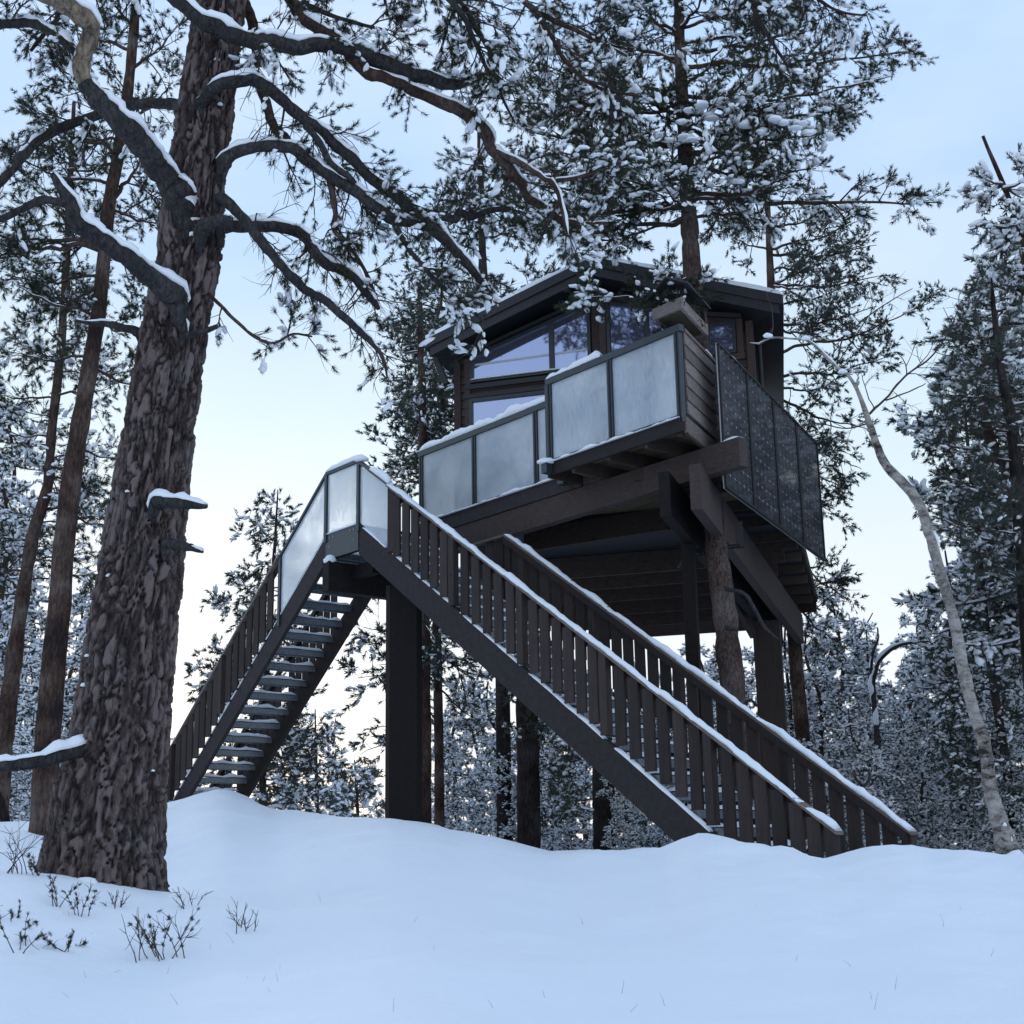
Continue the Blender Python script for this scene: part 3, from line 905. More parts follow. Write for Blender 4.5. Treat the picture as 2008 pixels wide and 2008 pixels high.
MB().prism([FN + fe * .05 + fc * .04 + UP * 8.36, FN + fe * (SL - .05) + fc * .04 + UP * 8.36, FN + fe * (SL - .05) + fc * (SC_ - .04) + UP * 8.36, FN + fe * .05 + fc * (SC_ - .04) + UP * 8.36], UP * .02).build('floor_board', M['floor_under'], boxf)
for i, j in ((.07, .08), (.07, .92), (.88, .08), (.88, .92)):
    c = FN + fe * SL * i + fc * SC_ * j
    MB().beam(c + UP * 8.385, c + UP * 8.70, .05, .05, up=(1, 0, 0)).build('post', M['beam_dark'], boxf)
rid = .5
lid = MB()
g = .12
c00 = FN - fe * g - fc * g * .4; c10 = FN + fe * (SL + g) - fc * g * .4
c01 = FN - fe * g + fc * (SC_ - .1); c11 = FN + fe * (SL + g) + fc * (SC_ - .1)
r0, r1 = (c00 + c10) / 2, (c01 + c11) / 2
for s0, s1, e0, e1 in ((c00, c01, r0, r1), (c10, c11, r0, r1)):
    lid.prism([s0 + UP * 8.60, s1 + UP * 8.60, e1 + UP * 8.80, e0 + UP * 8.80], UP * .022)
lid.build('lid', M['fascia'], boxf)
c = par + cC * 1.36 + oC * .05
mb = MB(); mb.tube([c + UP * 8.02 - cC * .1, c + UP * 8.05 + cC * .06], [.055, .055], 12); mb.build('tube_end', M['galv'], th)  # short end of a handrail tube past the parapet, not a lamp

# ------------------------------------------------------------------ solar panels along the side of the deck
PA = Vector((2.70, 17.42, 0)); PB_ = Vector((4.92, 22.02, 0))
pd = (PB_ - PA).normalized(); po = Vector((pd.y, -pd.x, 0)); PL_ = (PB_ - PA).length
names = ['solar panel nearest the wooden parapet, leftmost of the four', 'second solar panel from the wooden parapet',
         'third solar panel from the wooden parapet', 'solar panel at the far right end of the row']
for i in range(4):
    W_ = PL_ / 4
    a = PA + pd * (W_ * i + .008); wdt = W_ - .016
    t = thing('solar_panel', a + UP * 6.17, 'upright black ' + names[i], 'solar panel', 'solar panels hung on the deck side')
    z0, z1 = 6.17, 8.12
    bk = MB(); bk.prism([a + UP * z0, a + pd * wdt + UP * z0, a + pd * wdt + UP * z1, a + UP * z1], -po * .03)
    bk.build('back_sheet', M['backsheet'], t)
    fm = MB()
    for p, q in (((0, z0 + .012), (wdt, z0 + .012)), ((0, z1 - .012), (wdt, z1 - .012))):
        fm.beam(a + pd * p[0] + UP * p[1] + po * .002, a + pd * q[0] + UP * q[1] + po * .002, .045, .026)
    for x in (.012, wdt - .012):
        fm.beam(a + pd * x + UP * (z0 + .026) + po * .002, a + pd * x + UP * (z1 - .026) + po * .002, .026, .043, up=pd)
    fm.build('panel_frame', M['black_metal'], t)
    me = bpy.data.meshes.new('cell_sheet'); bm = bmesh.new(); uv = bm.loops.layers.uv.new('UVMap')
    nc, nr = 6, 10
    cw, chh = (wdt - .06) / nc, (z1 - z0 - .06) / nr
    for cx in range(nc):
        for cy in range(nr):
            x0, y0 = .03 + cx * cw + .0015, z0 + .03 + cy * chh + .0015
            x1, y1 = x0 + cw - .003, y0 + chh - .003
            ch = .021
            pts = [(x0 + ch, y0), (x1 - ch, y0), (x1, y0 + ch), (x1, y1 - ch), (x1 - ch, y1), (x0 + ch, y1), (x0, y1 - ch), (x0, y0 + ch)]
            vs = [bm.verts.new(a + pd * q[0] + UP * q[1] + po * .004) for q in pts]
            f = bm.faces.new(vs)
            for lp, q in zip(f.loops, pts):
                lp[uv].uv = ((q[0] - x0) / cw, (q[1] - y0) / chh)
    bm.to_mesh(me); bm.free()
    obj('cell_sheet', me, M['cell'], t)
    sn = MB(); snow_strip(sn, a - po * .01 + UP * z1, a + pd * wdt - po * .01 + UP * z1, .045, .022, 9 + i * 3.3, rough=.8)
    sn.build('snow', M['snow'], t, True)
    # hanging rails behind the panel reach back to the deck rim
    for zz in (6.8, 7.6):
        hb = MB()
        m_ = a + pd * (wdt * .5)
        dist = (m_ - CORN).dot(oC)
        hb.beam(m_ - po * .031 + UP * zz, m_ - po * (dist + .02) + UP * zz, .04, .04) if zz < 7 else hb.beam(a + pd * .05 - po * .05 + UP * zz, a + pd * (wdt - .05) - po * .05 + UP * zz, .04, .04)
        hb.build('mounting_rail', M['black_metal'], t)
    MB().beam(a + pd * (wdt * .5) - po * .055 + UP * 6.78, a + pd * (wdt * .5) - po * .055 + UP * 7.62, .03, .03, up=pd).build('mounting_rail', M['black_metal'], t)

# ------------------------------------------------------------------ the staircase: two flights that meet at a landing
SO = at(704, 1022, 20.9); SO.z = 0
SW = 1.18
st = thing('staircase', SO + UP * 1.6, 'dark timber staircase with two snowy flights meeting at a glazed landing', 'staircase')
def S(s, w, z):
    return SO + eB * s + nB * w + UP * z
def sbox(mb, s0, s1, w0, w1, z0, z1):
    return mb.hexa([S(s0, w0, z0), S(s1, w0, z0), S(s1, w1, z0), S(s0, w1, z0), S(s0, w0, z1), S(s1, w0, z1), S(s1, w1, z1), S(s0, w1, z1)])
KR = 0.690                                       # slope of the right flight
KL = 0.770                                       # slope of the left flight
LZ = 6.64                                        # landing level
S_L = -0.92
def zR(s): return LZ - KR * s
def zL(s): return LZ + KL * (s - S_L)
def rail_R(s): return 7.62 - 0.672 * s
def rail_L(s): return 7.66 + 0.775 * (s - S_L)

def shear_prism(s0, s1, f0, f1, w0, w1):
    """bar between w0 and w1 whose lower and upper edges follow f0 and f1"""
    return MB().hexa([S(s0, w0, f0(s0)), S(s1, w0, f0(s1)), S(s1, w1, f0(s1)), S(s0, w1, f0(s0)),
                      S(s0, w0, f1(s0)), S(s1, w0, f1(s1)), S(s1, w1, f1(s1)), S(s0, w1, f1(s0))])

FAR0 = 2.05                                      # the far side of the right flight starts here
# stringers
for w0, s0 in ((0.0, 0.002), (SW - .07, FAR0 - .5)):
    shear_prism(s0, 9.0, lambda s: zR(s) - .46, zR, w0, w0 + .07).build('stringer', M['stringer'], st)
for w0 in (0.0, SW - .07):
    shear_prism(-7.6, S_L - .002, lambda s: zL(s) - .40, zL, w0, w0 + .07).build('stringer', M['plank'] if w0 else M['stringer'], st)
# snow lying along the near stringer of the right flight, broken at the posts
PR = [0.80, 2.40, 3.84, 5.35, 6.96, 8.52]
for a, b in zip([0.02] + PR, PR):
    sn = MB(); snow_strip(sn, S(a + .10, .02, zR(a + .10)), S(b - .08, .02, zR(b - .08)), .075, .035, a * 3 + 1, rough=.6)
    sn.build('snow', M['snow'], st, True)
for a, b in ((-7, -4.9), (-4.8, -3.3), (-3.2, -1.0)):
    sn = MB(); snow_strip(sn, S(a, .02, zL(a)), S(b, .02, zL(b)), .075, .03, a * 2.1 + 30, rough=.8)
    sn.build('snow', M['snow'], st, True)

# treads: galvanised gratings with a front lip, each with its own snow
def tread(s_c, z, run, seed, mat='galv'):
    mb = MB()
    sbox(mb, s_c - run / 2, s_c + run / 2, .072, SW - .072, z - .03, z)
    sbox(mb, s_c - run / 2, s_c - run / 2 + .03, .073, SW - .073, z - .085, z - .0305)
    sbox(mb, s_c + run / 2 - .03, s_c + run / 2, .073, SW - .073, z - .085, z - .0305)
    tr = mb.build('tread', M[mat], st)
    sn = MB()
    nn, ns = 16, 5
    b0 = len(sn.v)
    for i in range(nn + 1):
        for j in range(ns + 1):
            wv = .08 + (SW - .16) * i / nn; sv = s_c - run / 2 * .92 + run * .92 * j / ns
            edge = 0.25 if (i in (0, nn) or j in (0, ns)) else 1
            h = (.055 + .05 * mnoise.noise((wv * 5, sv * 5, seed)) + .02 * mnoise.noise((wv * 14, sv * 12, seed))) * edge
            sn.v.append(tuple(S(sv, wv, z + .002 + max(.003, h))))
    for i in range(nn):
        for j in range(ns):
            a = b0 + i * (ns + 1) + j
            sn.f.append((a, a + 1, a + ns + 2, a + ns + 1))
    sn.build('snow', M['snow'], tr, True)
    br = MB(); sbox(br, s_c - .008, s_c + .008, SW - .16, SW - .145, z - .15, z - .03)

z = LZ - .205; i = 0
while True:
    s = (LZ - z) / KR - .02
    if s > 8.4: break
    tread(s, z, .25, i * 1.7 + 2); z -= .205; i += 1
z = LZ - .215; i = 0
while True:
    s = S_L - (LZ - z) / KL + .03
    if s < -6.6: break
    tread(s, z, .24, i * 2.3 + 50); z -= .215; i += 1

# landing
sbox(MB(), S_L, 0, -.012, -.001, LZ - .40, LZ + .01).build('fascia_plate', M['frame'], st)
bolts = MB()
for s, zz in ((-.80, .06), (-.80, .34), (-.70, .06), (-.12, .06), (-.12, .22), (-.22, .06), (-.80, .2)):
    bolts.beam(S(s, -.012, LZ - zz), S(s, -.020, LZ - zz), .028, .028)
bolts.build('bolt', M['galv'], st)
sbox(MB(), S_L, 0.0, .002, 1.9, LZ - .12, LZ - .004).build('landing_deck', M['beam_dark'], st)
sbox(MB(), S_L, 0.0, .003, .07, LZ - .40, LZ - .121).build('landing_beam', M['beam_dark'], st)
sbox(MB(), .95, FAR0 + .05, SW + .002, SW + .9, 5.0, 5.09).build('walkway_deck', M['beam_dark'], st)
cbz1 = LZ - .42
xb = -.60
mb = MB(); sbox(mb, xb - .16, xb + .02, -.16, 2.2, cbz1 - .52, cbz1 - .06); mb.build('cross_beam', M['beam_dark'], st)
sn = MB(); rough_blob(sn, S(xb - .07, -.08, cbz1 - .06), .11, .10, .12, 7.0, rot=AZB); sn.build('snow', M['snow'], st, True)
sbox(MB(), xb + .021, -.001, .25, .40, cbz1 - .3, cbz1 - .1).build('landing_beam', M['beam_dark'], st)
# the landing's big double post
p = at(795, 1400, 21.0)
for o0, o1, m_ in ((-.27, -.205, 'plank'), (-.20, .22, 'beam_dark')):
    c = Vector((p.x, p.y, 0)); g = gz(p.x, p.y) - .4; zt = cbz1 - .52
    MB().hexa([c + aA * o0 - dA * .11 + UP * g, c + aA * o1 - dA * .11 + UP * g, c + aA * o1 + dA * .11 + UP * g, c + aA * o0 + dA * .11 + UP * g,
               c + aA * o0 - dA * .11 + UP * zt, c + aA * o1 - dA * .11 + UP * zt, c + aA * o1 + dA * .11 + UP * zt, c + aA * o0 + dA * .11 + UP * zt]).build('post', M[m_], st)

# handrails with snow
def handrail(s0, s1, f, w, seed, wdt=.12, mat='grey_wood', snow_h=.028, part='handrail'):
    h = shear_prism(s0, s1, lambda s: f(s) - .035, f, w - wdt / 2, w + wdt / 2).build(part, M[mat], st)
    if snow_h:
        sn = MB(); snow_strip(sn, S(s0 + .01, w, f(s0 + .01)), S(s1 - .01, w, f(s1 - .01)), wdt * .94, snow_h, seed, rough=.7)
        sn.build('snow', M['snow'], h, True)
    return h
handrail(.80, 8.60, rail_R, -.01, 4.4, snow_h=.045)
handrail(FAR0, 8.60, rail_R, SW + .01, 5.5, snow_h=.045)
handrail(-7.6, -2.30, rail_L, -.01, 6.2, wdt=.10, snow_h=.02)
handrail(-7.6, -1.9, rail_L, SW + .01, 7.1, wdt=.10, snow_h=.02)
# boards just under the rails
for s0, s1, w in ((.80, 8.55, .035), (FAR0, 8.55, SW - .035)):
    shear_prism(s0, s1, lambda s: rail_R(s) - .14, lambda s: rail_R(s) - .037, w - .018, w + .018).build('under_rail', M['plank'], st)
for s0, s1, w in ((-7.55, -2.3, .035), (-7.55, -1.9, SW - .035)):
    shear_prism(s0, s1, lambda s: rail_L(s) - .13, lambda s: rail_L(s) - .037, w - .018, w + .018).build('under_rail', M['plank'], st)

# balusters: upright planks, one object each
def plank_mesh(wd, dp, h):
    m = MB(); c = .006
    for z0, z1, k in ((0, h, 0),):
        m.add([(-wd / 2, -dp / 2 + c, 0), (-wd / 2 + c, -dp / 2, 0), (wd / 2 - c, -dp / 2, 0), (wd / 2, -dp / 2 + c, 0), (wd / 2, dp / 2, 0), (-wd / 2, dp / 2, 0),
               (-wd / 2, -dp / 2 + c, h), (-wd / 2 + c, -dp / 2, h), (wd / 2 - c, -dp / 2, h), (wd / 2, -dp / 2 + c, h), (wd / 2, dp / 2, h), (-wd / 2, dp / 2, h)],
              [(5, 4, 3, 2, 1, 0), (6, 7, 8, 9, 10, 11)] + [(i, (i + 1) % 6, 6 + (i + 1) % 6, 6 + i) for i in range(6)])
    return m.mesh('baluster')
PM = [plank_mesh(.176, .03, .93), plank_mesh(.170, .03, .945), plank_mesh(.173, .03, .92)]
rngb = random.Random(4)
zrot = math.atan2(eB.y, eB.x)
def baluster(s, w, f, flip):
    me = PM[rngb.randrange(3)]
    obj('baluster', me, M['plank'], st, S(s, w, f(s) - .038 - .94 + rngb.uniform(-.008, .008)), (rngb.uniform(-.006, .006), rngb.uniform(-.006, .006), zrot + (math.pi if flip else 0)))
def newel(s, w, f, drop, mat='plank'):
    MB().hexa([S(s - .06, w - .05, f(s) - drop), S(s + .06, w - .05, f(s) - drop), S(s + .06, w + .04, f(s) - drop), S(s - .06, w + .04, f(s) - drop),
               S(s - .06, w - .05, f(s - .06) - .036), S(s + .06, w - .05, f(s + .06) - .036), S(s + .06, w + .04, f(s + .06) - .036), S(s - .06, w + .04, f(s - .06) - .036)]).build('newel_post', M[mat], st)
def run(posts, w, f, flip=False, per=6):
    for a, b in zip(posts[:-1], posts[1:]):
        n = max(2, round((b - a) / .225))
        for i in range(1, n):
            baluster(a + (b - a) * i / n, w, f, flip)
run(PR, -.018, rail_R); run([FAR0 + .05] + [x for x in PR if x > FAR0 + .2], SW + .018, rail_R, True)
for s in PR[1:]: newel(s, -.025, rail_R, .99)
baluster(PR[0] + .09, -.018, rail_R, False)
for s in [FAR0 + .05] + PR[1:]: newel(s, SW + .03, rail_R, 1.15)
PLs = [-7.4, -5.9, -4.15, -2.36]
run(PLs, -.018, rail_L); run(PLs, SW + .018, rail_L, True)
for s in PLs[:-1]: newel(s, -.025, rail_L, .97)
# level far rail of the walkway that leads on from the far flight
FR = rail_R(FAR0) 
mb = MB(); mb.beam(S(FAR0 - .02, SW + .01, FR - .018), S(FAR0 - 1.1, SW + .01, FR - .018), .1, .035)
hr = mb.build('handrail', M['grey_wood'], st)
for i in range(4):
    obj('baluster', PM[i % 3], M['plank'], st, S(FAR0 - .16 - i * .22, SW + .018, FR - .98), (0, 0, zrot + math.pi))

# glazed corner of the landing
def glass_poly(pts, w=0.0):
    return MB().prism([S(a, w - .005, b) for a, b in pts], nB * .010).build('glass_panel', M['rime_glass'], st)
TOPZ = 7.66
glass_poly([(S_L + .04, LZ + .04), (-.04, LZ + .04), (-.04, TOPZ - .06), (S_L + .04, TOPZ - .06)])
glass_poly([(.04, zR(.04) + .04), (.78, zR(.78) + .04), (.78, rail_R(.78) - .03), (.04, rail_R(.04) - .06)])
glass_poly([(-2.26, zL(-2.26) + .04), (S_L - .04, zL(S_L - .04) + .04), (S_L - .04, rail_L(S_L - .04) - .06), (-2.26, rail_L(-2.26) - .06)])
for s, f0, f1 in ((S_L, LZ + .0, TOPZ - .05), (0.0, LZ + .0, TOPZ - .05), (-2.30, zL(-2.3) - .05, rail_L(-2.3) - .04)):
    sbox(MB(), s - .032, s + .032, -.035, .03, f0 - .12, f1).build('glass_post', M['frame'], st)
sbox(MB(), .782, .797, -.015, .015, zR(.79) + .0, rail_R(.79) - .04).build('glass_post', M['frame'], st)
g1 = MB().beam(S(S_L, 0, TOPZ - .025), S(0, 0, TOPZ - .025), .07, .05).build('glass_rail', M['frame'], st)
g2 = shear_prism(.002, .80, lambda s: rail_R(s) - .03, lambda s: rail_R(s) + .025, -.035, .035).build('glass_rail', M['frame'], st)
g3 = shear_prism(-2.36, S_L - .002, lambda s: rail_L(s) - .05, lambda s: rail_L(s) - .002, -.035, .035).build('glass_rail', M['frame'], st)
sn = MB(); snow_strip(sn, S(S_L + .02, 0, TOPZ), S(.02, 0, TOPZ), .09, .09, 11.0, rough=.25)
rough_blob(sn, S(.05, 0, TOPZ - .03), .11, .07, .10, 2.2); sn.build('snow', M['snow'], g1, True)
sn = MB(); snow_strip(sn, S(.34, .0, rail_R(.34) + .02), S(.84, 0, rail_R(.84) + .02), .10, .10, 12.0, rough=.3)
sn.build('snow', M['snow'], g2, True)
sn = MB(); snow_strip(sn, S(S_L + .05, -.01, LZ + .01), S(-.05, -.01, LZ + .01), .06, .03, 13.0, rough=.5); sn.build('snow', M['snow'], st, True)

# ------------------------------------------------------------------ snow shovel leaning behind the far rail
sh_top = at(1692, 1530, 16.1); ft = at(1716, 1665, 15.75)
ft.z = gz(ft.x, ft.y) - .1
dv = (sh_top - ft).normalized()
shv = thing('snow_shovel', ft, 'black handled snow shovel standing behind the far stair rail', 'shovel')
MB().tube([ft + dv * .25, sh_top - dv * .10], [.015, .015], 10).build('shaft', M['galv'], shv, True)
rt = aA
K = 1.3
def gp(x, y): return sh_top + rt * (x * K) + dv * (y * K)
mb = MB(); mb.tube([sh_top - dv * .12, gp(0, -.06), gp(.05, .0), gp(.066, .05), gp(.058, .085), gp(.01, .088)], [.020, .019, .017, .017, .017, .017], 8)
mb.tube([gp(0, -.06), gp(-.045, -.005), gp(-.064, .04), gp(-.06, .08)], [.017, .015, .015, .015], 8)
mb.build('grip', M['black_metal'], shv, True)
mb = MB(); mb.prism([ft - rt * .2, ft + rt * .2, ft + rt * .2 + dv * .3, ft + rt * .06 + dv * .36, ft - rt * .06 + dv * .36, ft - rt * .2 + dv * .3], dA * .012)
mb.build('blade', M['black_metal'], shv)

# ------------------------------------------------------------------ growing trees
def rot_to(D, rng):
    """rotation matrices that turn +z onto the rows of D, with a random spin"""
    D = D / np.maximum(np.linalg.norm(D, axis=1, keepdims=True), 1e-9)
    ref = np.where(np.abs(D[:, 2:3]) < 0.9, np.array([[0, 0, 1.0]]), np.array([[1.0, 0, 0]]))
    X = np.cross(ref, D); X /= np.linalg.norm(X, axis=1, keepdims=True)
    Yv = np.cross(D, X)
    a = rng.uniform(0, 2 * np.pi, len(D))[:, None]
    X2 = X * np.cos(a) + Yv * np.sin(a); Y2 = -X * np.sin(a) + Yv * np.cos(a)
    return np.stack([X2, Y2, D], -1)

def tuft_templates(rng, count, needles, L, width, shoot):
    """brushes of needles round the end of a shoot"""
    out = []
    for _ in range(count):
        v = []
        for i in range(needles):
            f = rng.uniform(0, 1) ** .7
            a = rng.uniform(0, 2 * np.pi); tilt = (1.25 - .85 * f) * rng.uniform(.65, 1.2)
            d = np.array([np.sin(tilt) * np.cos(a), np.sin(tilt) * np.sin(a), np.cos(tilt)])
            side = np.cross(d, rng.normal(size=3)); side /= np.linalg.norm(side)
            b = np.array([0, 0, shoot * (f - .6)]); l = L * rng.uniform(.75, 1.15)
            v += [b - side * width / 2, b + side * width / 2, b + d * l]
        out.append(np.array(v))
    return out

def scatter(templates, pos, dirs, scale, rng):
    pos, dirs, scale = np.asarray(pos, float), np.asarray(dirs, float), np.asarray(scale, float)
    which = rng.integers(0, len(templates), len(pos))
    out = []
    for k, T in enumerate(templates):
        s = which == k
        if not s.any(): continue
        Rm = rot_to(dirs[s], rng)
        out.append((np.einsum('nij,vj->nvi', Rm, T) * scale[s][:, None, None] + pos[s][:, None, :]).reshape(-1, 3))
    return np.concatenate(out) if out else np.zeros((0, 3))

def tubes3(P, Rd):
    """many thin three-sided twigs at once; P (n,k,3), Rd (n,k)"""
    n, k, _ = P.shape
    T = np.gradient(P, axis=1)
    T /= np.maximum(np.linalg.norm(T, axis=2, keepdims=True), 1e-9)
    ref = np.where(np.abs(T[:, :1, 2:3]) < 0.9, np.array([0, 0, 1.0]), np.array([1.0, 0, 0]))
    X = np.cross(np.broadcast_to(ref, T.shape), T); X /= np.maximum(np.linalg.norm(X, axis=2, keepdims=True), 1e-9)
    Yv = np.cross(T, X)
    V = []
    for j in range(3):
        a = 2 * np.pi * j / 3
        V.append(P + (X * np.cos(a) + Yv * np.sin(a)) * Rd[:, :, None])
    V = np.stack(V, 2)                       # n,k,3,3
    base = (np.arange(n) * k * 3)[:, None, None] + (np.arange(k - 1) * 3)[None, :, None]
    j = np.arange(3)[None, None, :]; j2 = (j + 1) % 3
    Fq = np.stack([base + j, base + j2, base + 3 + j2, base + 3 + j], -1).reshape(-1, 4)
    return V.reshape(-1, 3), Fq

def ico(sub=1):
    bm = bmesh.new(); bmesh.ops.create_icosphere(bm, subdivisions=sub, radius=1)
    bm.verts.index_update()
    V = np.array([v.co[:] for v in bm.verts]); Fq = np.array([[v.index for v in f.verts] for f in bm.faces])
    bm.free(); return V, Fq

ICO1, ICO2 = ico(1), ico(2)

def snow_clumps(pos, size, rng, flat=0.55, dirs=None, base=ICO2, bump=0.30):
    """lumps of snow lying along the shoots"""
    V0, F0 = base
    pos = np.asarray(pos, float); size = np.asarray(size, float); n = len(pos)
    if n == 0: return np.zeros((0, 3)), np.zeros((0, 3), int)
    K = 16
    shapes = []
    for k in range(K):
        q = np.array([1 + bump * 2 * mnoise.noise(Vector(v) * 1.25 + Vector((k * 3.1, k, 7))) for v in V0])
        S_ = V0 * q[:, None]
        S_[:, 2] = np.where(S_[:, 2] > 0, S_[:, 2], S_[:, 2] * .6)
        shapes.append(S_)
    shapes = np.array(shapes)[rng.integers(0, K, n)]
    D = np.asarray(dirs, float) if dirs is not None else rng.normal(size=(n, 3))
    D = D / np.maximum(np.linalg.norm(D, axis=1, keepdims=True), 1e-9)
    D[:, 2] *= .7; D /= np.linalg.norm(D, axis=1, keepdims=True)
    Xa = D
    Ya = np.cross(np.array([[0, 0, 1.0]]), Xa); ln = np.linalg.norm(Ya, axis=1, keepdims=True)
    Ya = np.where(ln > 1e-3, Ya / np.maximum(ln, 1e-6), np.array([[0, 1.0, 0]]))
    Za = np.cross(Xa, Ya)
    el = rng.uniform(.8, 1.7, n)
    V = (shapes[..., 0:1] * (Xa * el[:, None])[:, None] + shapes[..., 1:2] * (Ya * .8)[:, None] + shapes[..., 2:3] * (Za * flat)[:, None]) * size[:, None, None] + pos[:, None, :]
    Fq = (F0[None] + (np.arange(n) * len(V0))[:, None, None]).reshape(-1, 3)
    return V.reshape(-1, 3), Fq

def resample(pts, step):
    pts = [Vector(p) for p in pts]
    # Catmull-Rom through the points
    out = []
    n = len(pts)
    for i in range(n - 1):
        p0, p1, p2, p3 = pts[max(i - 1, 0)], pts[i], pts[i + 1], pts[min(i + 2, n - 1)]
        m = max(1, int((p2 - p1).length / step))
        for j in range(m):
            t = j / m
            out.append((.5 * ((2 * p1) + (p2 - p0) * t + (2 * p0 - 5 * p1 + 4 * p2 - p3) * t * t + (3 * p1 - p0 - 3 * p2 + p3) * t ** 3), i + t))
    out.append((pts[-1].copy(), n - 1.0))
    return out

def limb(pts, radii, step=.06, wob=.12, seed=0.0):
    """smooth, slightly gnarled centre line with radii"""
    rs = resample(pts, step)
    P, Q = [], []
    for p, u in rs:
        i = min(int(u), len(radii) - 2) if len(radii) > 1 else 0
        r = radii[i] + (radii[i + 1] - radii[i]) * (u - i)
        P.append(p + Vector((mnoise.noise((u * 2.1, seed, 1)), mnoise.noise((u * 2.1, seed, 5)), mnoise.noise((u * 2.1, seed, 9)))) * r * wob * 3)
        Q.append(r * (1 + .16 * mnoise.noise((u * 3.3, seed, 3)) + .10 * mnoise.noise((u * 9.0, seed, 13))))
    return P, Q

def limb_snow(P, Q, seed, cover=.6, thick=.9, mb=None, steep=.9):
    """snow lying along the upper side of a limb"""
    mb = mb or MB(); seg = 7; prev = None; s = 0
    for i, p in enumerate(P):
        t = (P[min(i + 1, len(P) - 1)] - P[max(i - 1, 0)]).normalized()
        if i: s += (P[i] - P[i - 1]).length
        g = .5 + .55 * mnoise.noise((s * 2.0, seed * 5.1, 2)) + .24 * mnoise.noise((s * 5.5, seed, 4))
        h = (cover - g) / .25 - max(0, abs(t.z) - steep) * 6
        if h <= 0:
            if prev: mb.f.append(tuple(reversed(prev)))
            prev = None; continue
        h = min(1, h)
        x = t.cross(Vector((0, 0, 1)))
        x = x.normalized() if x.length > 1e-4 else Vector((1, 0, 0))
        u = x.cross(t).normalized()
        r = Q[i]
        w = r * (.55 + .45 * h); hh = (r * thick + .008) * h * (.8 + .6 * mnoise.noise((s * 4, seed, 6)) + .3 * mnoise.noise((s * 11, seed, 8)))
        ring = []
        for k in range(seg):
            a = math.pi * k / (seg - 1)
            q = p + x * (math.cos(a) * w) + u * (r * .62 + math.sin(a) * hh)
            mb.v.append(tuple(q)); ring.append(len(mb.v) - 1)
        if prev:
            for k in range(seg - 1): mb.f.append((prev[k], prev[k + 1], ring[k + 1], ring[k]))
            mb.f.append((prev[-1], prev[0], ring[0], ring[-1]))
        else:
            mb.f.append(tuple(ring))
        prev = ring
    if prev: mb.f.append(tuple(reversed(prev)))
    return mb

